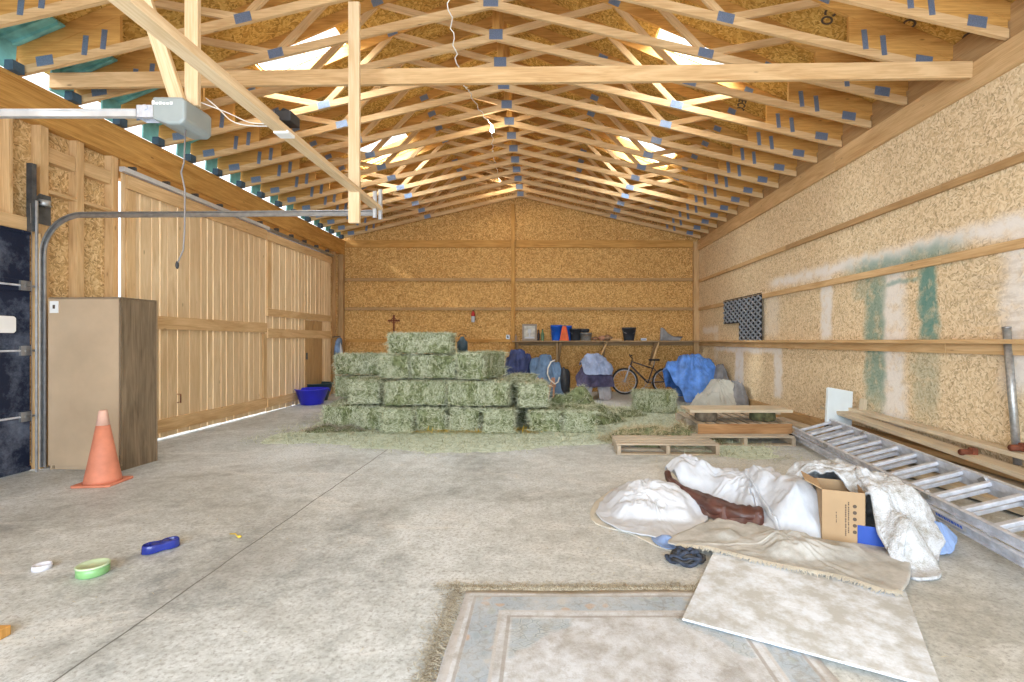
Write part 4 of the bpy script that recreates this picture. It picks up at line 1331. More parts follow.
# left white cloth heap, over blue bedding
C1 = [F(597, 517), F(604, 500), F(622, 488), F(640, 484), F(668, 486), F(700, 497), F(706, 520), F(692, 541), F(672, 543), F(640, 537), F(615, 530)]
c1x, c1y = F(652, 512)
drape('white_cloth', M['cloth_white'], C1, [(c1x - 0.02, c1y + 0.22, 0.06, 0.05, 0.16), (c1x + 0.16, c1y + 0.12, 0.08, 0.08, 0.13), (c1x - 0.12, c1y + 0.0, 0.10, 0.10, 0.08), (c1x + 0.1, c1y - 0.08, 0.10, 0.05, 0.07)],
      'crumpled white sheet on the floor left of the brown leather roll', 'sheet', 2, 0.62, 0.020, 0.018, base=0.012)
B1 = [F(592, 521), F(600, 498), F(640, 480), F(680, 484), F(710, 498), F(712, 530), F(690, 552), F(660, 548), F(630, 534)]
o = drape('blue_blanket', M['cloth_cream'], B1, [(c1x, c1y, 0.2, 0.15, 0.015)], 'cream blanket edge showing under the crumpled white sheet', 'blanket', 6, 0.6, 0.004, 0.004, base=0.002)
o.name = 'cream_blanket'
B2 = [F(652, 539), F(662, 534), F(676, 538), F(680, 548), F(668, 551), F(656, 546)]
drape('blue_cloth', M['cloth_blue'], B2, [(F(666, 543)[0], F(666, 543)[1], 0.03, 0.02, 0.035)], 'small light blue cloth poking out under the cream blanket', 'cloth', 8, 1.0, 0.01, 0.01, base=0.012, K=10, NA=40)

# brown leather roll
pts, rs = [], []
for (px, py, y, rr) in ((667, 471, 4.25, 0.022), (669, 479, 4.20, 0.034), (677, 486, 4.10, 0.038), (690, 493, 3.98, 0.045), (704, 500, 3.86, 0.070), (720, 509, 3.74, 0.080), (736, 516, 3.65, 0.078), (750, 518, 3.62, 0.076), (762, 519, 3.60, 0.074)):
    p = at(px, py, y); p.z = max(p.z, rr + 0.004); pts.append(p); rs.append(rr)
lr = thing('leather_roll', 'long rolled brown leather hide between the two white heaps', 'leather', pts[4][:2] + (0.0,) if False else (pts[4].x, pts[4].y, 0))
P2, R2 = [], []
for i in range(len(pts) - 1):
    for k in range(4):
        f = k / 4; P2.append(pts[i].lerp(pts[i + 1], f)); R2.append((rs[i] * (1 - f) + rs[i + 1] * f) * (1 + 0.10 * math.sin(i * 4 + k * 1.7)))
P2.append(pts[-1]); R2.append(rs[-1])
mb = MB().tube(P2, R2, 24)
for k, v in enumerate(mb.v):
    j = k // 24; c = P2[min(j, len(P2) - 1)]; d = v - c
    nn = noise.noise(v * 16) * 0.5 + noise.noise(v * 38) * 0.25 + 0.35 * (1 - 2.5 * abs(noise.noise(Vector((v.x * 5, v.y * 5, v.z * 26)))))
    v2 = c + d * (1 + 0.28 * nn); v2.z = max(0.004, c.z + (v2.z - c.z) * 0.72); mb.v[k] = v2
b0 = len(mb.v); nn_ = len(P2)
for row in range(7):          # loose skirt of hide falling to the floor in front of the roll
    for i_, c in enumerate(P2):
        t_ = row / 6; rr_ = R2[i_]
        o_ = Vector((-0.25 - 0.04 * math.sin(i_ * 0.9), -0.85, 0)).normalized() * (rr_ * (0.7 + 0.75 * t_) + 0.012 * math.sin(i_ * 1.3))
        mb.v.append(Vector((c.x + o_.x, c.y + o_.y, max(0.018, (c.z + rr_ * 0.25) * (1 - t_) ** 1.3 + 0.02 + 0.008 * math.sin(i_ * 2.1 + row)))))
for row in range(6):
    for i_ in range(nn_ - 1):
        a_ = b0 + row * nn_ + i_
        mb.face((a_, a_ + 1, a_ + nn_ + 1, a_ + nn_)); 
mb.build('roll', M['leather'], lr, world=True, smooth=True)
mb = MB()
for i in range(8):
    p = pts[2].lerp(pts[7], i / 8)
mb.tube([p + Vector((0, -0.085, -0.05)) for p in pts[3:8]], 0.007, 6)
mb.build('piping', M['cloth_cream'], lr, world=True, smooth=True)

# big white sheet thrown over boxes behind the roll
C2 = [F(668, 490), (F(672, 478, 0.1)[0], 4.62), (F(700, 470)[0], 4.85), (1.75, 4.78), (2.05, 4.45), (2.12, 4.0), (2.0, 3.45), (1.84, 3.22), F(792, 551), F(780, 540), F(764, 532), (1.58, 3.72), (1.38, 3.90), (1.2, 4.05)]
drape('white_sheet', M['cloth_white'], C2, [(1.32, 4.40, 0.10, 0.10, 0.27), (1.62, 4.20, 0.10, 0.14, 0.20), (1.80, 3.95, 0.06, 0.10, 0.30), (1.86, 3.62, 0.05, 0.10, 0.31)],
      'large white bedsheet draped over low lumps left of the cardboard box', 'sheet', 12, 1.15, 0.022, 0.026, K=36, NA=140, center=(1.68, 4.08), base=0.008)
# a dark opening and the carton under the fleece
bxr = math.radians(-22)
cb = thing('cardboard_box', 'brown cardboard carton with round symbols under the fleece', 'box', (2.03, 3.36, 0.012), bxr)
W_, D_, H_ = 0.25, 0.30, 0.36
mb = MB()
mb.box(-W_ / 2, W_ / 2, -D_ / 2, -D_ / 2 + 0.006, 0, H_); mb.box(-W_ / 2, W_ / 2, D_ / 2 - 0.006, D_ / 2, 0, H_)
mb.box(-W_ / 2, -W_ / 2 + 0.006, -D_ / 2, D_ / 2, 0, H_); mb.box(W_ / 2 - 0.006, W_ / 2, -D_ / 2, D_ / 2, 0, H_); mb.box(-W_ / 2, W_ / 2, -D_ / 2, D_ / 2, 0, 0.006)
mb.build('carton', M['cardboard'], cb, bevel=0.002)
mb = MB(); mb.beam((-W_ / 2 - 0.005, -D_ / 2, H_), (-W_ / 2 - 0.09, -D_ / 2 + 0.0, H_ + 0.055), D_ * 0.0 + 0.005, 0.005)
mb = MB(); mb.prism([(-W_ / 2, H_), (-W_ / 2 - 0.10, H_ + 0.05), (-W_ / 2 - 0.10, H_ + 0.056), (-W_ / 2, H_ + 0.006)], D_ * 0.8, 'Y', -D_ / 2)
mb.build('flap', M['cardboard'], cb)
mb = MB(); yy = -D_ / 2 - 0.001
for k in range(5):
    mb.prism([(0.065 + 0.012 * math.cos(a * math.pi / 6), 0.10 + k * 0.042 + 0.012 * math.sin(a * math.pi / 6)) for a in range(12)], 0.0015, 'Y', yy)
mb.build('round_symbols', M['ink'], cb)
mb = MB(); r = random.Random(4)
for (x, z0, z1, wd) in ((0.030, 0.09, 0.29, 0.007), (0.014, 0.07, 0.27, 0.007), (-0.040, 0.15, 0.21, 0.005)):
    z = z0
    while z < z1:
        l = r.uniform(0.006, 0.014); mb.box(x - wd / 2, x + wd / 2, yy, yy + 0.0015, z, z + l); z += l + r.choice((0.003, 0.003, 0.008))
mb.build('printed_lines', M['ink'], cb)
MB().box(W_ / 2 - 0.045, W_ / 2 + 0.14, -D_ / 2 - 0.004, -D_ / 2 - 0.001, 0.004, 0.15).build('blue_panel', M['box_blue'], cb)
tag(MB().ball((1.88, 3.60, 0.10), 0.10, 0.16, 0.09, 18, 12, 0.3, 4).build('dark_clothing', M['purple_cloth'], smooth=True), 'dark crumpled garment in the gap left of the carton', 'clothing')

C3 = [(1.78, 4.02), (2.02, 4.28), (2.35, 4.12), (2.62, 3.75), (2.72, 3.38), (2.60, 3.16), (2.42, 3.00), (2.26, 2.80), (2.10, 2.78), (2.13, 2.90), (2.27, 3.05), (2.18, 3.20), (2.10, 3.42), (1.92, 3.62), (1.80, 3.78)]
fl = drape('fleece_throw', M['fur'], C3, [(2.12, 3.62, 0.16, 0.16, 0.41), (2.32, 3.45, 0.14, 0.2, 0.36), (2.45, 3.40, 0.08, 0.10, 0.30), (2.26, 3.12, 0.03, 0.10, 0.22)],
      'dirty cream sheepskin fleece draped over the cardboard carton', 'fleece', 15, 1.7, 0.020, 0.03, K=40, NA=160, thick=0.016, center=(2.22, 3.48), base=0.01)
C4 = [(2.52, 3.34), (2.66, 3.42), (2.74, 3.30), (2.66, 3.14), (2.55, 3.08), (2.46, 3.12)]
drape('blue_hem', M['cloth_blue'], C4, [(2.58, 3.25, 0.03, 0.05, 0.15)], 'light blue cloth corner sticking out right of the fleece', 'cloth', 17, 1.1, 0.015, 0.02, K=14, NA=50, base=0.004).name = 'blue_cloth'

# ------------------------------------------------------------------ bowls, cone, small bits
def bowl(name, px, py, rx, ry, h, mat, label, rim=None, double=False):
    x, y = F(px, py); t = thing(name, label, 'pet bowl', (x, y, 0))
    return t


x, y = F(93, 574); t = thing('pet_bowl', 'green ceramic pet bowl with a pale rim on the concrete', 'pet bowl', (x, y, 0))
MB().lathe((0, 0, 0), [(0.055, 0.004), (0.070, 0.0), (0.077, 0.006), (0.077, 0.055), (0.072, 0.056), (0.064, 0.02), (0.0, 0.014)], 32).build('bowl', M['bowl_green'], t, smooth=True)
MB().lathe((0, 0, 0), [(0.068, 0.055), (0.074, 0.062), (0.080, 0.058), (0.079, 0.050), (0.070, 0.050)], 32).build('rim', M['bowl_rim'], t, smooth=True)
x, y = F(42, 569); t = thing('pet_bowl', 'small whitish pet dish left of the green bowl', 'pet bowl', (x, y, 0))
MB().lathe((0, 0, 0), [(0.03, 0.002), (0.047, 0.0), (0.046, 0.022), (0.043, 0.030), (0.039, 0.026), (0.035, 0.012), (0.0, 0.008)], 28).build('dish', M['bowl_white'], t, smooth=True)
x, y = F(161, 550); t = thing('pet_bowl', 'cobalt blue double pet bowl lying tipped on the concrete', 'pet bowl', (x, y, 0.004), math.radians(52))
t.scale = (1.05, 1.05, 1.35)
for s in (-1, 1):
    MB().lathe((s * 0.047, 0, 0), [(0.045, 0.0), (0.052, 0.002), (0.047, 0.036), (0.043, 0.040), (0.040, 0.036), (0.034, 0.012), (0.0, 0.010)], 26, 1.0, 0.92).build('cup', M['bowl_blue'], t, smooth=True)
MB().box(-0.05, 0.05, -0.045, 0.045, 0.002, 0.036).build('bridge', M['bowl_blue'], t, bevel=0.006)
mb = MB(); a = F(230, 535); b = F(238, 538)
mb.tube([(a[0], a[1], 0.008), ((a[0] + b[0]) / 2, a[1] - 0.01, 0.012), (b[0], b[1], 0.008)], 0.004, 6); mb.ball((b[0] + 0.01, b[1], 0.010), 0.014, 0.010, 0.009)
tag(mb.build('yellow_clip', M['yellow'], smooth=True), 'tiny yellow plastic clip on the floor near the saw cut', 'clip')
x, y = F(2, 641)
tag(MB().box(x - 0.13, x - 0.012, y, y + 0.05, 0, 0.045).build('wood_block', M['lumber_orange'], bevel=0.004), 'end of a small brown wood block at the left picture edge', 'block')
x, y = F(103, 483); t = thing('traffic_cone', 'faded orange traffic cone in front of the wooden cabinet', 'traffic cone', (x, y, 0), math.radians(6))
mb = MB(); mb.prism([(-0.17, -0.15), (-0.15, -0.17), (0.15, -0.17), (0.17, -0.15), (0.17, 0.15), (0.15, 0.17), (-0.15, 0.17), (-0.17, 0.15)], 0.022, 'Z', 0.0)
mb.build('base', M['cone'], t, bevel=0.006)
MB().lathe((0, 0, 0), [(0.148, 0.02), (0.140, 0.05), (0.095, 0.30), (0.052, 0.56), (0.048, 0.56)], 28).build('body', M['cone'], t, smooth=True)
MB().lathe((0, 0, 0), [(0.053, 0.555), (0.034, 0.685), (0.028, 0.70), (0.018, 0.695), (0.018, 0.60)], 28).build('tip', M['cone_tip'], t, smooth=True)

# ------------------------------------------------------------------ cabinet at the left
x0, x1, y0, y1, h = -5.20, -4.40, 5.14, 5.60, 1.82
cab = thing('storage_cabinet', 'tall plain brown wooden cabinet behind the traffic cone', 'cabinet', ((x0 + x1) / 2, (y0 + y1) / 2, 0), math.radians(-3))
w2, d2_ = (x1 - x0) / 2, (y1 - y0) / 2
mb = MB(); mb.box(-w2, w2, -d2_, -d2_ + 0.02, 0.05, h); mb.box(-w2, w2, d2_ - 0.015, d2_, 0.0, h); mb.box(-w2, -w2 + 0.02, -d2_ + 0.02, d2_, 0, h)
mb.box(-w2, w2, -d2_, d2_, h - 0.02, h); mb.box(-w2 + 0.03, w2 - 0.03, -d2_ + 0.04, d2_ - 0.02, 0.0, 0.05)
mb.build('body', M['cabinet'], cab)
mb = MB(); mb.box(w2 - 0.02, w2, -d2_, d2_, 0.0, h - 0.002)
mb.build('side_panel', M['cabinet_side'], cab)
mb = MB(); mb.box(-w2 + 0.02, -w2 + 0.115, -d2_ - 0.004, -d2_, h - 0.165, h - 0.04)
mb.build('sticker', M['white_plastic'], cab)
mb = MB(); mb.box(-w2 + 0.055, -w2 + 0.08, -d2_ - 0.006, -d2_ - 0.004, h - 0.12, h - 0.08)
mb.build('sticker_mark', M['ink'], cab)

# ------------------------------------------------------------------ tubs by the sliding door
def tub(loc, label, mat, r0, r1, h, cat='tub', g=None, name='feed_tub'):
    t = thing(name, label, cat, loc)
    MB().lathe((0, 0, 0), [(r0 - 0.01, 0.0), (r0, 0.004), (r1, h - 0.02), (r1 + 0.012, h - 0.02), (r1 + 0.012, h), (r1 - 0.006, h), (r0 - 0.008, 0.015), (0.0, 0.012)], 32).build('body', mat, t, smooth=True)
    mb = MB(); mb.tube([(r1 * math.cos(a * math.pi / 10) * 1.02, -r1 * 0.06 * 0 + r1 * 1.02 * math.sin(a * math.pi / 10) * 0.3 * 0 + 0, h + 0 * a) for a in (0,)] + [(r1 + 0.02, 0.0, h - 0.03), (r1 + 0.05, 0.0, h - 0.02), (r1 + 0.05, 0.0, h - 0.06)], 0.008, 6)
    mb.build('handle', mat, t, smooth=True)
    return t


tub((bx(312, 10.55), 10.55, 0), 'bright blue flared feed tub by the plank doors', M['cobalt'], 0.22, 0.33, 0.34)
tub((bx(317, 11.3) - 0.0, 11.25, 0), 'dark green feed tub standing behind the blue one', M['dark_teal'], 0.24, 0.36, 0.40)
# jacket hung by the corner, hooks
t = thing('hanging_jacket', 'blue and white jacket hanging in the far left corner', 'jacket', (XL + 0.07, 12.5, 1.1))
MB().tube([(-0.10, 0, 0.36), (0.10, 0, 0.38)], 0.012, 8).build('coat_hook', M['steel_dark'], t)
o = MB().ball((0.06, 0, -0.05), 0.09, 0.16, 0.42, 16, 14, 0.35, 3).build('jacket', M['jacket'], t, smooth=True)
MB().ball((0.13, -0.06, -0.12), 0.05, 0.07, 0.30, 12, 12, 0.4, 6).build('lining', M['cloth_white'], t, smooth=True)

# ------------------------------------------------------------------ things on the back wall
cr = thing('wall_cross', 'dark iron cross hanging on the back wall above the stack', 'cross', (bx(394, YB), YB - 0.02, 1.85))
mb = MB(); mb.prism([(-0.022, -0.24), (0.022, -0.24), (0.016, 0.0), (0.03, 0.21), (-0.03, 0.21), (-0.016, 0.0)], 0.015, 'Y', 0)
mb.prism([(-0.16, 0.03), (-0.16, 0.085), (0, 0.07), (0.16, 0.085), (0.16, 0.03), (0, 0.045)], 0.015, 'Y', -0.004)
mb.build('bars', M['rust'], cr)
mb = MB(); mb.tube([(0.07 * math.cos(a * math.pi / 8), -0.006, 0.057 + 0.07 * math.sin(a * math.pi / 8)) for a in range(17)], 0.009, 6)
mb.build('ring', M['rust'], cr, smooth=True)
ex = thing('fire_extinguisher', 'small red and white fire extinguisher on the back wall', 'extinguisher', (bx(473.5, YB), YB - 0.08, 1.86))
MB().lathe((0, 0, 0), [(0.04, 0.0), (0.05, 0.02), (0.05, 0.16)], 18).build('cylinder', M['cloth_white'], ex, smooth=True)
MB().lathe((0, 0, 0.16), [(0.05, 0.0), (0.05, 0.08), (0.022, 0.12), (0.018, 0.14)], 18, closed=True).build('shoulder', M['red'], ex, smooth=True)
mb = MB(); mb.beam((-0.01, 0, 0.31), (0.06, -0.02, 0.34), 0.015, 0.012); mb.beam((-0.01, 0, 0.30), (0.05, -0.02, 0.29), 0.015, 0.01); mb.tube([(0.0, 0, 0.29), (0.05, 0.0, 0.22), (0.055, 0, 0.05)], 0.008, 6)
mb.build('valve_handle', M['black'], ex)
lan = thing('lantern', 'dark green camping lantern standing behind the top of the stack', 'lantern', (bx(462.5, 8.9), 8.62, 2 * BH + 0.0))
# it stands on the rear bales
lan.location = (bx(462.5, 8.6), 8.58, BH * 3)
lan.scale = (1.1, 1.1, 0.62)
MB().lathe((0, 0, 0), [(0.07, 0), (0.085, 0.02), (0.085, 0.30), (0.05, 0.36), (0.025, 0.46)], 20, closed=True).build('body', M['teal_pot'], lan, smooth=True)
mb = MB(); mb.tube([(0.06 * math.cos(a * math.pi / 8), 0, 0.44 + 0.09 * math.sin(a * math.pi / 8)) for a in range(9)], 0.008, 6); mb.build('handle', M['black'], lan)
place_bale(0, -1.2, 8.36, BH, 'L', 'hay bale hidden in the rear of the second course')
place_bale(2, -1.45, 8.37, 2 * BH, 'L', 'rear hay bale of the third course under the green lantern')
t = thing('outlet_box', 'small white outlet box on the middle post of the back wall', 'outlet', (bx(508, YB), YB - 0.03, 1.47))
MB().box(-0.05, 0.05, -0.02, 0.03, -0.06, 0.06).build('box', M['galv'], t, bevel=0.004)
MB().box(-0.018, 0.018, -0.023, -0.0205, -0.03, 0.03).build('socket', M['black'], t)

# work bench shelf
SY0, SY1, SZ = 12.55, YB - 0.046, 1.37
sh = thing('wall_shelf', 'long plank workbench shelf along the back wall', 'shelf', (1.7, 12.85, SZ))
MB().box(bx(512, 12.6), XR - 0.05, SY0, SY1, SZ - 0.035, SZ).build('top', M['shelf_wood'], sh, world=True, bevel=0.003)
MB().box(bx(512, 12.6), XR - 0.05, YB - 0.085, YB - 0.047, SZ - 0.13, SZ - 0.036).build('ledger', M['shelf_wood'], sh, world=True)
for x in (-0.72, 0.40, 1.55, 2.85):
    MB().beam((x, YB - 0.07, 0.72), (x + 0.05, SY0 + 0.06, SZ - 0.05), 0.04, 0.07, (1, 0, 0)).build('brace', M['shelf_wood'], sh, world=True)
MB().beam((bx(607, 12.6), SY0 + 0.1, SZ - 0.04), (bx(598, 12.6), SY0 + 0.1, 0.82), 0.04, 0.06, (0, 1, 0)).build('brace', M['lumber'], sh, world=True)
MB().beam((bx(659, 12.6), SY0 + 0.1, SZ - 0.04), (bx(652, 12.6), SY0 + 0.1, 0.75), 0.04, 0.06, (0, 1, 0)).build('brace', M['lumber'], sh, world=True)
MB().box(bx(557, 12.6) - 0.02, bx(557, 12.6) + 0.02, SY0 + 0.02, SY0 + 0.06, 0.0, SZ - 0.036).build('leg', M['shelf_wood'], sh, world=True)
SI = 12.72


def onshelf(px): return (bx(px, SI), SI, SZ)


fr = thing('picture_frame', 'small framed picture leaning on the wall shelf', 'picture', onshelf(529.5))
mb = MB(); a, hh = 0.19, 0.43
mb.box(-a, -a + 0.05, 0, 0.03, 0, hh); mb.box(a - 0.05, a, 0, 0.03, 0, hh); mb.box(-a + 0.05, a - 0.05, 0, 0.03, 0, 0.05); mb.box(-a + 0.05, a - 0.05, 0, 0.03, hh - 0.05, hh)
mb.build('frame', M['frame_grey'], fr, bevel=0.004)
MB().box(-a + 0.05, a - 0.05, 0.012, 0.02, 0.05, hh - 0.05).build('picture', M['picture'], fr)
mb = MB(); mb.lathe((0.0, 0, 0), [(0.05, 0)], 3) if False else None
mb = MB(); mb.prism([(-0.05, 0.20), (0.05, 0.20), (0.03, 0.30), (-0.03, 0.30)], 0.003, 'Y', 0.008); mb.prism([(-0.02, 0.10), (0.02, 0.10), (0.02, 0.19), (-0.02, 0.19)], 0.003, 'Y', 0.008)
mb.prism([(-0.12, 0.055), (0.12, 0.055), (0.12, 0.10), (-0.12, 0.10)], 0.003, 'Y', 0.009)
mb.build('painted_lamp', M['cloth_white'], fr)


def bottle(px, h, rr, mat, label, dy=0.0):
    t = thing('bottle', label, 'bottle', (bx(px, SI) , SI + dy, SZ))
    MB().lathe((0, 0, 0), [(rr * 0.9, 0), (rr, 0.01), (rr, h * 0.58), (rr * 0.45, h * 0.76), (rr * 0.42, h * 0.92)], 16, closed=True).build('body', mat, t, smooth=True)
    MB().lathe((0, 0, h * 0.92), [(rr * 0.5, 0), (rr * 0.5, h * 0.08)], 14, closed=True).build('cap', M['black'], t, smooth=True)


bottle(516, 0.17, 0.03, M['frame_grey'], 'small brownish bottle at the left end of the shelf')
bottle(538.5, 0.28, 0.035, M['black'], 'slim black bottle right of the framed picture')
bottle(542.5, 0.30, 0.045, M['green_glass'], 'green bottle between the picture and the blue buckets')


def bucket(px, w_, h, mat, label, dy=0.0, taper=0.78, name='bucket', handle=True):
    rr = w_ * SI / FPX / 2
    t = thing(name, label, 'bucket', (bx(px, SI + dy), SI + dy, SZ))
    MB().lathe((0, 0, 0), [(rr * taper * 0.97, 0), (rr * taper, 0.01), (rr * 0.96, h * 0.86), (rr, h * 0.86), (rr, h * 0.93), (rr * 1.03, h), (rr * 0.95, h), (rr * taper * 0.95, 0.02), (0, 0.015)], 26).build('pail', mat, t, smooth=True)
    if handle:
        mb = MB(); mb.tube([(rr * 1.02 * math.cos(math.pi * k / 10), -rr * 0.9 * math.sin(math.pi * k / 10) * 0.9, h * 0.86 - 0.6 * h * math.sin(math.pi * k / 10) * 0.6) for k in range(11)], 0.004, 6)
        mb.build('bail', M['steel'], t)
    return t


bucket(556.5, 12, 0.40, M['blue_plastic'], 'bright blue bucket left of the orange cloth')
bucket(567.5, 9, 0.39, M['blue_plastic'], 'bright blue bucket half hidden behind the orange cloth', 0.14)
t = thing('orange_cloth', 'orange cloth hanging over the blue bucket edge', 'cloth', (bx(564, SI), 12.62, SZ))
mb = MB(); nx, nz = 10, 16
for j in range(nz + 1):
    for i in range(nx + 1):
        u, v = i / nx, j / nz; wd = 0.07 + 0.12 * (1 - v) ** 0.8
        mb.v.append(Vector(((u - 0.5) * wd * 1.3, -0.05 - 0.012 * math.sin(u * 9 + v * 2) + 0.02 * v, -0.03 + 0.40 * v)))
for j in range(nz):
    for i in range(nx):
        a = j * (nx + 1) + i; mb.face((a, a + 1, a + nx + 2, a + nx + 1))
o = mb.build('cloth', M['orange_cloth'], t, smooth=True); s = o.modifiers.new('t', 'SOLIDIFY'); s.thickness = 0.008
bucket(575.5, 12, 0.31, M['black_bucket'], 'black feed bucket right of the orange cloth', 0.02, 0.8)
bucket(586, 12, 0.20, M['galv'], 'low grey metal pail beside the black feed bucket', -0.02, 0.85)
tag(MB().ball((bx(585, SI), SI + 0.02, SZ + 0.26), 0.12, 0.10, 0.055, 16, 10, 0.4, 2).build('glove', M['black_bucket'], smooth=True), 'dark crumpled glove lying on the grey pail', 'glove')
for (px, rr, m_, lb) in ((595, 0.07, 'brown_stuff', 'brown leather lump right of the grey pail'), (602, 0.085, 'pink_wood', 'reddish-brown round lump on the shelf'), (607, 0.10, 'brown_stuff', 'larger brown lump beside the reddish one')):
    tag(MB().ball((bx(px, SI), SI, SZ + rr * 0.75), rr * 1.2, rr, rr * 0.75, 16, 10, 0.45, px).build('tack_bundle', M[m_], smooth=True), lb + ', wall shelf', 'tack')
tag(MB().box(bx(610, SI), bx(621, SI), SI - 0.12, SI + 0.08, SZ, SZ + 0.05).build('wood_offcut', M['lumber'], bevel=0.004), 'flat pale wood offcut left of the black pail', 'offcut')
bucket(629, 14, 0.34, M['black_bucket'], 'tall black pail alone on the middle of the shelf', 0, 0.72)
t = thing('small_carton', 'small white carton right of the lone black pail', 'carton', onshelf(643.5))
MB().box(-0.07, 0.07, -0.05, 0.05, 0, 0.065).build('carton', M['cloth_white'], t, bevel=0.003); MB().box(-0.05, 0.05, -0.052, -0.0505, 0.02, 0.045).build('printed_label', M['cloth_blue'], t)
t = thing('trailer_jack', 'grey boot-shaped metal fitting at the right of the shelf', 'fitting', onshelf(671))
mb = MB(); mb.prism([(-0.28, 0.0), (0.22, 0.0), (0.26, 0.07), (0.06, 0.10), (-0.10, 0.20), (-0.22, 0.34), (-0.26, 0.33)], 0.16, 'Y', -0.08)
mb.build('wedge', M['bag_grey'], t, bevel=0.02)
MB().box(0.05, 0.30, -0.03, 0.03, 0.07, 0.11).build('lever', M['steel_dark'], t, bevel=0.008)

# ------------------------------------------------------------------ covered machines, bicycle, tarps at the back
cx_ = bx(519, 12.2)
t = drape('navy_cover', M['tarp_navy'], [(cx_ - 0.42, 12.0), (cx_ - 0.30, 11.75), (cx_, 11.7), (cx_ + 0.35, 11.8), (cx_ + 0.45, 12.1), (cx_ + 0.35, 12.45), (cx_, 12.5), (cx_ - 0.35, 12.4)],
          [(cx_ - 0.05, 12.1, 0.16, 0.12, 1.06), (cx_ + 0.22, 12.15, 0.06, 0.06, 0.95)], 'crumpled navy tarp over a machine below the shelf', 'tarp', 21, 3.4, 0.05, 0.06, K=36, NA=90)
cx2 = bx(547, 12.0)
dn = drape('denim_cover', M['denim'], [(cx2 - 0.45, 12.0), (cx2 - 0.30, 11.72), (cx2 + 0.05, 11.62), (cx2 + 0.40, 11.68), (cx2 + 0.52, 11.95), (cx2 + 0.40, 12.3), (cx2, 12.35), (cx2 - 0.40, 12.25)],
           [(cx2 - 0.05, 11.98, 0.12, 0.10, 0.96), (cx2 + 0.22, 11.95, 0.08, 0.08, 0.78), (cx2 - 0.3, 12.0, 0.08, 0.05, 0.88)], 'slate blue cover over a machine with a white hoop', 'cover', 23, 3.2, 0.035, 0.05, K=36, NA=90)
t = thing('white_hoop', 'pale curved hoop arching over the slate blue cover', 'hoop', (cx2 + 0.2, 11.6, 0.5))
MB().tube([at(555, 360, 11.50), at(551, 362, 11.48), at(548, 368, 11.46), at(547.5, 374, 11.46), at(550, 380, 11.46), at(555, 384, 11.46), at(558, 382, 11.46), at(559.5, 377, 11.48)], 0.016, 8).build('hoop', M['cord_white'], t, world=True, smooth=True)
tag(MB().ball((cx2 + 0.43, 11.80, 0.36), 0.13, 0.15, 0.36, 18, 14, 0.25, 5).build('black_bag', M['black_bucket'], smooth=True), 'rounded black bag against the slate blue cover', 'bag')
t = thing('wooden_trestle', 'pinkish wooden trestle legs below the slate blue cover', 'trestle', (cx2 - 0.05, 11.5, 0))
for dx, lean in ((-0.26, 0.05), (-0.06, -0.06), (0.06, 0.07), (0.20, -0.04)):
    MB().beam((cx2 + dx - 0.05, 11.42, 0.0), (cx2 + dx + lean, 11.50, 0.50), 0.045, 0.045, (1, 0, 0)).build('leg', M['pink_wood'], t, world=True, bevel=0.004)
MB().box(cx2 - 0.33, cx2 + 0.20, 11.43, 11.50, 0.28, 0.34).build('rail', M['pink_wood'], t, world=True, bevel=0.004)

cx3 = bx(594, 11.6)
t = drape('grey_blanket', M['grey_cloth'], [(cx3 - 0.42, 11.45), (cx3 - 0.36, 11.22), (cx3 - 0.14, 11.2), (cx3 + 0.0, 11.40), (cx3 + 0.12, 11.2), (cx3 + 0.30, 11.2), (cx3 + 0.40, 11.45), (cx3 + 0.34, 11.85), (cx3, 11.9), (cx3 - 0.34, 11.85)],
          [(cx3, 11.6, 0.22, 0.14, 0.66)], 'pale grey blanket hanging under the blue covers on a stool', 'blanket', 25, 2.6, 0.03, 0.10, nfold=16, K=30, NA=90, center=(cx3, 11.62))
t = drape('purple_blanket', M['purple_cloth'], [(cx3 - 0.44, 11.5), (cx3 - 0.36, 11.16), (cx3, 11.1), (cx3 + 0.38, 11.16), (cx3 + 0.42, 11.5), (cx3 + 0.34, 11.9), (cx3, 11.95), (cx3 - 0.36, 11.9)],
          [(cx3, 11.6, 0.20, 0.12, 0.50)], 'dark purple blanket between the grey and pale blue cloths', 'blanket', 26, 1.3, 0.03, 0.05, K=26, NA=80, zlift=0.30, base=0.0)
t = drape('slate_cover', M['slate_cloth'], [(cx3 - 0.34, 11.5), (cx3 - 0.22, 11.12), (cx3 + 0.05, 11.05), (cx3 + 0.34, 11.12), (cx3 + 0.42, 11.5), (cx3 + 0.30, 11.9), (cx3, 11.95), (cx3 - 0.28, 11.85)],
          [(cx3 + 0.0, 11.6, 0.14, 0.10, 0.42)], 'pale blue tarp folded on top of the covered stool', 'tarp', 27, 0.95, 0.035, 0.05, K=26, NA=80, zlift=0.58, base=0.0)
t = thing('covered_stool', 'wooden stool hidden under the blue and grey cloths', 'stool', (cx3, 11.6, 0))
MB().lathe((cx3, 11.6, 0.60), [(0.15, 0), (0.16, 0.01), (0.16, 0.04)], 20, closed=True).build('seat', M['lumber_dark'], t, world=True)
for a in range(4):
    c, s = math.cos(a * math.pi / 2 + 0.78), math.sin(a * math.pi / 2 + 0.78)
    MB().beam((cx3 + c * 0.17, 11.6 + s * 0.17, 0), (cx3 + c * 0.11, 11.6 + s * 0.11, 0.6), 0.03, 0.03, (1, 0, 0)).build('leg', M['lumber_dark'], t, world=True)

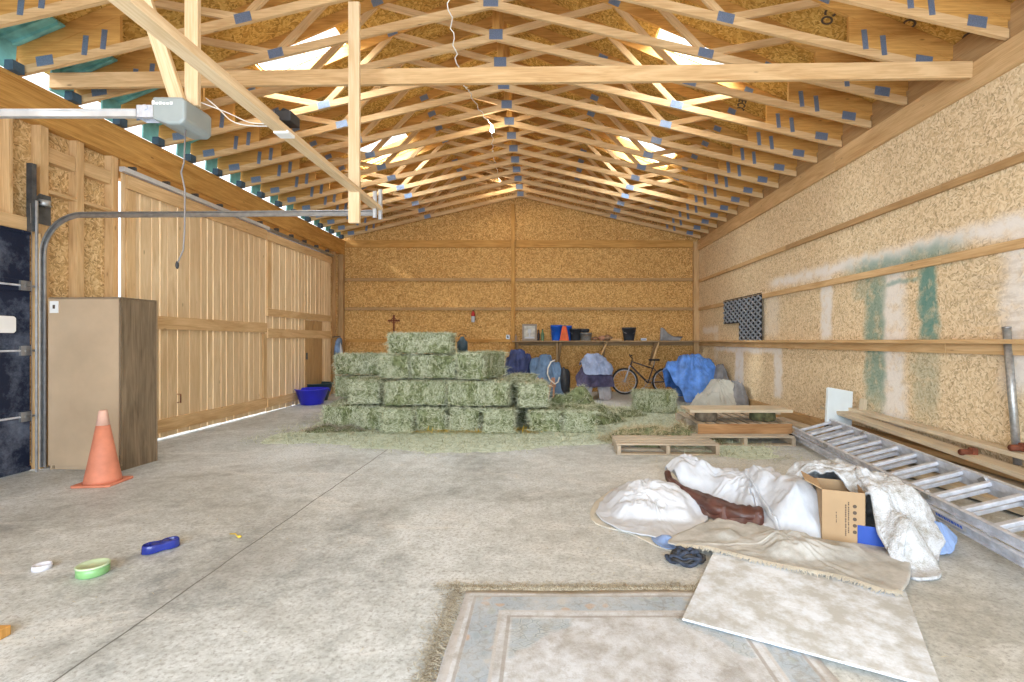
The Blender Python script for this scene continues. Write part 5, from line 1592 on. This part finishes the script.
# bicycle
BY = 12.40
bk = thing('bicycle', 'dark mountain bicycle leaning under the shelf', 'bicycle', (bx(645, BY), BY, 0), rot=(0, 0, math.radians(-4)))
wr_, wb = 0.315, 1.02
fx, rx_ = -wb / 2, wb / 2
for x, nm in ((fx, 'front'), (rx_, 'rear')):
    n = 36
    wh = MB(); wh.tube([(x + wr_ * math.cos(2 * math.pi * k / n), 0, wr_ + wr_ * math.sin(2 * math.pi * k / n) * 1.0 + 0.024 - 0.0) for k in range(n + 1)], 0.024, 8)
    tyre = wh.build('wheel', M['rubber'], bk, smooth=True)
    rm = MB(); rm.tube([(x + (wr_ - 0.03) * math.cos(2 * math.pi * k / n), 0, wr_ + 0.024 + (wr_ - 0.03) * math.sin(2 * math.pi * k / n)) for k in range(n + 1)], 0.010, 6)
    rm.tube([(x, -0.04, wr_ + 0.024), (x, 0.04, wr_ + 0.024)], 0.02, 10)
    for k in range(18):
        a = 2 * math.pi * k / 18; rm.tube([(x, (-1) ** k * 0.02, wr_ + 0.024), (x + (wr_ - 0.03) * math.cos(a), 0, wr_ + 0.024 + (wr_ - 0.03) * math.sin(a))], 0.0022, 4)
    rm.build('rim', M['aluminium'], tyre, smooth=True)
zc = wr_ + 0.024
bb = (-0.02 + 0.09, 0, 0.30); seat_t = (0.22, 0, 0.74); head_t = (-0.33, 0, 0.84); head_b = (-0.36, 0, 0.74)
mb = MB()
mb.tube([seat_t, bb], 0.017); mb.tube([(0.20, 0, 0.66), head_t], 0.017); mb.tube([head_b, bb], 0.021); mb.tube([head_t, head_b], 0.022)
for s in (-1, 1):
    mb.tube([(bb[0], s * 0.02, bb[2]), (rx_, s * 0.06, zc)], 0.010, 6); mb.tube([(0.205, s * 0.02, 0.68), (rx_, s * 0.06, zc)], 0.009, 6)
mb.build('frame', M['bike_frame'], bk, smooth=True)
mb = MB(); mb.tube([head_b, (-0.40, 0, 0.70)], 0.02)
for s in (-1, 1): mb.tube([(-0.39, s * 0.055, 0.71), (fx, s * 0.06, zc)], 0.014, 6)
mb.build('fork', M['aluminium'], bk, smooth=True)
mb = MB(); mb.tube([head_t, (-0.32, 0, 0.92), (-0.38, 0, 0.98)], 0.014); mb.tube([(-0.36, -0.28, 1.0), (-0.38, 0, 0.98), (-0.36, 0.28, 1.0)], 0.011)
hb = mb.build('handlebar', M['black'], bk, smooth=True)
mb = MB(); mb.tube([(-0.36, -0.30, 1.0), (-0.36, -0.18, 1.0)], 0.017); mb.tube([(-0.36, 0.30, 1.0), (-0.36, 0.18, 1.0)], 0.017); mb.build('grip', M['rubber'], hb, smooth=True)
mb = MB(); mb.tube([seat_t, (0.24, 0, 0.86)], 0.013)
sp_ = mb.build('seat_post', M['steel'], bk)
mb = MB(); mb.prism([(0.08, 0.0), (0.14, -0.025), (0.30, -0.075), (0.36, -0.06), (0.37, 0.0), (0.36, 0.06), (0.30, 0.075), (0.14, 0.025)], 0.045, 'Z', 0.86); mb.build('saddle', M['black'], bk, bevel=0.015)
mb = MB(); mb.tube([(bb[0] + 0.085 * math.cos(2 * math.pi * k / 20), -0.05, bb[2] + 0.085 * math.sin(2 * math.pi * k / 20)) for k in range(21)], 0.007, 6); mb.tube([(bb[0], -0.07, bb[2]), (bb[0] - 0.12, -0.08, bb[2] - 0.12)], 0.010); mb.tube([(bb[0], 0.07, bb[2]), (bb[0] + 0.12, 0.08, bb[2] + 0.12)], 0.010)
mb.box(bb[0] - 0.17, bb[0] - 0.08, -0.15, -0.08, bb[2] - 0.14, bb[2] - 0.115)
mb.build('crank', M['steel'], bk)
t = thing('steel_basin', 'low galvanised basin on the floor behind the lone bale', 'basin', (bx(656, 11.0), 11.0, 0))
MB().lathe((0, 0, 0), [(0.22, 0), (0.235, 0.01), (0.26, 0.22), (0.275, 0.225), (0.27, 0.235), (0.25, 0.225), (0.22, 0.02), (0, 0.015)], 32).build('pan', M['galv'], t, smooth=True)
mb = MB(); mb.tube([(-0.27, 0, 0.20), (-0.30, 0.03, 0.17), (-0.30, -0.03, 0.17), (-0.27, 0, 0.20)], 0.006, 6); mb.build('handle', M['steel'], t)

bt = drape('blue_tarp', M['tarp_blue'], [(2.95, 11.0), (3.15, 10.72), (3.55, 10.62), (3.85, 10.75), (3.98, 11.1), (3.98, 11.7), (3.5, 11.95), (3.0, 11.8), (2.72, 11.4)],
           [(3.35, 11.35, 0.20, 0.14, 1.00), (3.62, 11.2, 0.14, 0.10, 0.88), (2.95, 11.35, 0.12, 0.06, 0.86)], 'bright blue tarp over a tall pile in the right corner', 'tarp', 31, 1.9, 0.026, 0.06, nfold=5, K=44, NA=120, center=(3.4, 11.3)).location.x = 0.06
t = drape('grey_cover', M['bag_grey'], [(3.75, 10.9), (3.82, 10.6), (4.0, 10.55), (4.11, 10.7), (4.12, 11.2), (3.95, 11.4)], [(3.97, 10.95, 0.06, 0.12, 0.78)],
          'grey bundle squeezed between the blue tarp and the right wall', 'bundle', 33, 3.0, 0.03, 0.04, K=24, NA=60)
t = drape('beige_bag', M['bag_beige'], [(2.95, 9.85), (3.2, 9.60), (3.55, 9.50), (3.80, 9.62), (3.9, 9.95), (3.85, 10.35), (3.5, 10.5), (3.15, 10.25)],
          [(3.64, 10.05, 0.14, 0.18, 0.50), (3.30, 9.92, 0.12, 0.10, 0.24)], 'beige canvas bundle slumped in front of the blue tarp', 'bundle', 35, 1.5, 0.03, 0.04, K=34, NA=100, center=(3.5, 9.98))
t = drape('grey_sack', M['bag_grey'], [(3.72, 9.75), (3.85, 9.52), (4.0, 9.52), (4.08, 9.8), (4.08, 10.3), (3.92, 10.45), (3.75, 10.2)], [(3.92, 9.95, 0.07, 0.18, 0.50)],
          'rolled dark grey sack between the beige bundle and right wall', 'sack', 37, 2.8, 0.02, 0.03, K=24, NA=60)

# diamond mesh mat hanging on the right wall
mt = thing('mesh_mat', 'grey diamond-mesh rubber mat hung on the right wall', 'mat', (XR - 0.06, 10.1, 2.2))
mb = MB(); y0, y1, z1, z0 = 9.18, 11.15, 2.24, 1.36
py_, pz = 0.22, 0.115
def inside(y, z): return y0 <= y <= y1 and z0 <= z <= z1 and not (y > 10.25 and z < 1.72)
ny, nz = int((y1 - y0) / py_) + 1, int((z1 - z0) / pz) + 1
for j in range(nz * 2):
    for i in range(ny * 2):
        if (i + j) % 2: continue
        a = (y0 + i * py_ / 2, z0 + j * pz / 2)
        for (dy, dz) in ((1, 1), (1, -1)):
            c = (a[0] + dy * py_ / 2, a[1] + dz * pz / 2)
            if inside(*a) and inside(*c):
                mb.beam((XR - 0.065 - 0.01 * (i % 2), a[0], a[1]), (XR - 0.065 - 0.01 * ((i + 1) % 2), c[0], c[1]), 0.016, 0.030, (1, 0, 0))
mb.build('lattice', M['mesh_mat'], mt, world=True)
MB().prism([(y0, z0), (10.25, z0), (10.25, 1.74), (y1 - 0.05, 1.74), (y1 - 0.05, z1), (y0, z1)], 0.006, 'X', XR - 0.053).build('shadow_sheet', M['rubber'], mt, world=True)  # dark sheet added to stand for the shadow in the mesh openings
mb = MB(); mb.tube([(XR - 0.05, 9.2, 2.26), (XR - 0.05, 11.1, 2.26)], 0.010, 6); mb.build('top_cord', M['rubber'], mt, world=True)

# ------------------------------------------------------------------ pallets, slab, stumps
def pallet(loc, w_, d_, h, label, mat, nslat=7, rz=0.0, edge=None):
    t = thing('wooden_pallet', label, 'pallet', loc, rz)
    for k in range(nslat):
        y = -d_ / 2 + (k + 0.5) * d_ / nslat
        MB().box(-w_ / 2, w_ / 2, y - d_ / nslat * 0.32, y + d_ / nslat * 0.32, h - 0.018, h).build('deck_board', M[mat], t, bevel=0.002)
    for x in (-w_ / 2 + 0.03, 0, w_ / 2 - 0.03):
        MB().box(x - 0.022, x + 0.022, -d_ / 2, d_ / 2, 0.018, h - 0.0185).build('stringer', M[mat], t, bevel=0.002)
    for k in range(3):
        y = -d_ / 2 + 0.06 + k * (d_ - 0.12) / 2
        MB().box(-w_ / 2, w_ / 2, y - 0.05, y + 0.05, 0, 0.0175).build('base_board', M[mat], t, bevel=0.002)
    if edge:
        MB().box(-w_ / 2 - 0.022, -w_ / 2 - 0.001, -d_ / 2, d_ / 2, 0.0, h).build('end_board', M[edge], t, bevel=0.002)
    return t


pallet((1.50, 6.12, 0.0), 1.22, 0.60, 0.13, 'weathered low pallet in front, half under straw', 'pallet', 4, math.radians(-2))
pallet((2.62, 6.85, 0.0), 1.30, 1.05, 0.12, 'lower pallet of the pair beside the ladder', 'pallet', 7)
pallet((2.70, 7.12, 0.122), 1.12, 1.26, 0.13, 'upper pallet with orange end board carrying the log blocks', 'pallet', 9, math.radians(90), 'pallet_orange')
for (x, y, m_, lb, rr) in ((2.28, 6.86, 'stump', 'short grey log block under the left end of the slab', 0.15), (3.08, 6.88, 'stump_green', 'mossy log block under the right end of the slab', 0.17)):
    t = thing('log_block', lb, 'log', (x, y, 0.2525))
    MB().lathe((0, 0, 0), [(rr * 0.92, 0), (rr, 0.012), (rr * 1.02, 0.06), (rr * 0.97, 0.115), (rr * 0.9, 0.125)], 22, closed=True).build('bark', M[m_], t)
    MB().lathe((0, 0, 0.1251), [(rr * 0.88, 0.0), (rr * 0.88, 0.004)], 22, closed=True).build('cut_face', M['old_board'], t)
t = thing('board_slab', 'wide pale plank slab resting on the two log blocks', 'slab', (2.68, 6.9, 0.383))
MB().box(-0.68, 0.72, -0.24, 0.0, 0, 0.042).build('plank', M['old_board'], t, bevel=0.004)
MB().box(-0.68, 0.72, 0.003, 0.24, 0, 0.040).build('plank', M['old_board'], t, bevel=0.004)
tag(MB().beam((2.45, 7.75, 0.275), (3.6, 7.45, 0.27), 0.14, 0.04).build('loose_board', M['old_board'], bevel=0.003), 'short plank lying across the rear of the upper pallet', 'board')
tag(MB().beam((2.9, 8.6, 0.03), (3.95, 7.95, 0.03), 0.16, 0.04).build('loose_board', M['lumber_dark'], bevel=0.003), 'brown plank on the floor behind the pallets', 'board')

# ------------------------------------------------------------------ lumber pile along the right wall
LUM = [((3.62, 6.95, 0.16), (4.02, 3.2, 0.16), 0.20, 0.04, 'old_board', 'wide pale plank lying alongside the far ladder rail'),
       ((3.90, 6.75, 0.45), (3.90, 3.3, 0.24), 0.17, 0.045, 'old_board', 'long plank with its far end raised above the lumber pile'),
       ((4.045, 6.45, 0.47), (4.04, 3.2, 0.37), 0.13, 0.045, 'old_board', 'plank against the right wall under the galvanised pole'),
       ((3.55, 7.5, 0.05), (3.86, 2.6, 0.05), 0.24, 0.05, 'old_board', 'lowest wide plank of the lumber pile'),
       ((4.02, 6.9, 0.24), (4.02, 3.4, 0.22), 0.16, 0.05, 'lumber_dark', 'dark brown plank in the middle of the lumber pile'),
       ((3.98, 8.3, 0.05), (4.00, 3.0, 0.05), 0.18, 0.05, 'pallet', 'grey bottom plank next to the right wall'),
       ((3.35, 7.9, 0.03), (3.75, 6.8, 0.03), 0.12, 0.04, 'old_board', 'short plank sticking out beyond the ladder head')]
for (a, b_, w_, h, m_, lb) in LUM:
    tag(MB().beam(a, b_, w_, h, (0, 0, 1)).build('lumber_plank', M[m_], bevel=0.003), lb, 'plank')
for (px, py, y, lb) in ((1018, 456, 4.15, 'rusty metal clamp on the lumber behind the pole foot'), (967, 455, 4.45, 'rusty metal clamp on the planks left of the pole foot')):
    p = at(px, py, y); p.x = min(p.x, 4.02); p.z = max(p.z, 0.25)
    t = thing('rusty_clamp', lb, 'clamp', (p.x, p.y, 0.32 if px < 1000 else 0.425))
    MB().tube([(-0.06, 0, 0.03), (0.06, 0.01, 0.03)], 0.028, 10).build('barrel', M['rust'], t, smooth=True)
    MB().box(0.03, 0.08, -0.03, 0.03, 0.0, 0.07).build('jaw', M['rust'], t, bevel=0.006)
t = thing('foam_board', 'pale blue foam board leaning behind the ladder head', 'foam board', (3.88, 7.35, 0.0))
MB().beam((3.83, 6.36, 0.27), (3.91, 6.46, 0.72), 0.33, 0.05, (0, 1, 0)).build('sheet', M['foam_board'], t, world=True, bevel=0.004)
MB().beam((4.02, 6.2, 0.36), (4.09, 6.25, 0.62), 0.08, 0.035, (0, 1, 0)).build('batten', M['old_board'], t, world=True)
t = thing('galvanised_pole', 'grey galvanised pole leaning against the right wall', 'pole', (4.02, 4.25, 0.43))
MB().tube([(4.06, 4.19, 0.30), (4.105, 4.34, 1.48)], 0.030, 14).build('tube', M['galv'], t, world=True, smooth=True)
MB().tube([(4.1045, 4.339, 1.47), (4.1055, 4.341, 1.485)], 0.033, 14).build('rim', M['steel'], t, world=True, smooth=True)
mb = MB(); mb.tube([(XR - 0.012, 5.05, 1.85), (XR - 0.012, 4.75, 1.35), (XR - 0.012, 4.55, 1.05)], 0.008, 6)

# ------------------------------------------------------------------ extension ladder
ex_d = Vector((-0.153, -0.988, 0)).normalized()
A = Vector((3.36, 6.62, 0.10)); 
side = Vector((0.988, -0.153, 0.0))
side = Vector((side.x * 0.955, side.y * 0.955, 0.30)).normalized()
up = side.cross(ex_d).normalized()
if up.z < 0: up = -up
lad = thing('extension_ladder', 'two-section aluminium extension ladder lying on the right', 'ladder', A)
Wd, Lg = 0.47, 4.9
for sec, off, ww in ((0, 0.0, Wd), (1, 0.085, Wd - 0.06)):
    o0 = A + up * off + side * ((Wd - ww) / 2) + ex_d * (0.10 * sec)
    for s in (0, 1):
        mb = MB(); p = o0 + side * (ww * s); sg = 1 if s == 0 else -1
        mb.beam(p, p + ex_d * Lg, 0.006, 0.075, up)
        for k in (-1, 1):
            mb.beam(p + up * k * 0.0345 + side * sg * -0.012, p + up * k * 0.0345 + ex_d * Lg + side * sg * -0.012, 0.026, 0.006, up)
        mb.build('side_rail', M['aluminium'], lad, world=True)
    n = int(Lg / 0.305)
    for k in range(n):
        c = o0 + ex_d * (0.14 + 0.305 * k + sec * 0.0)
        mb = MB(); mb.beam(c, c + side * ww, 0.048, 0.030, up)
        mb.build('rung', M['aluminium'], lad, world=True, bevel=0.005)
for s in (0, 1):
    mb = MB(); p = A + side * (Wd * s)
    mb.beam(p + ex_d * -0.10 + up * -0.03, p + ex_d * 0.05 + up * -0.0, 0.03, 0.09, up)
    mb.build('foot', M['rubber'], lad, world=True, bevel=0.005)
for k in (3, 9):
    for s in (0, 1):
        mb = MB(); p = A + ex_d * (0.14 + 0.305 * k) + side * (0.03 + (Wd - 0.06) * s) + up * 0.06
        mb.beam(p, p + ex_d * 0.09 + up * 0.05, 0.03, 0.06, up); mb.build('rung_lock', M['steel'], lad, world=True, bevel=0.004)
mb = MB(); p = A + side * -0.0165 + ex_d * 3.05
mb.beam(p + up * 0.005, p + ex_d * 0.34 + up * 0.005, 0.002, 0.045, up); lb = mb.build('sticker', M['alu_white'], lad, world=True)
mb = MB(); r = random.Random(8); q = 0.03
while q < 0.31:
    l = r.uniform(0.012, 0.03); mb.beam(p + side * -0.0015 + up * 0.006 + ex_d * q, p + side * -0.0015 + up * 0.006 + ex_d * (q + l), 0.001, 0.022, up); q += l + 0.008
mb.build('sticker_print', M['blue_plastic'], lb, world=True)
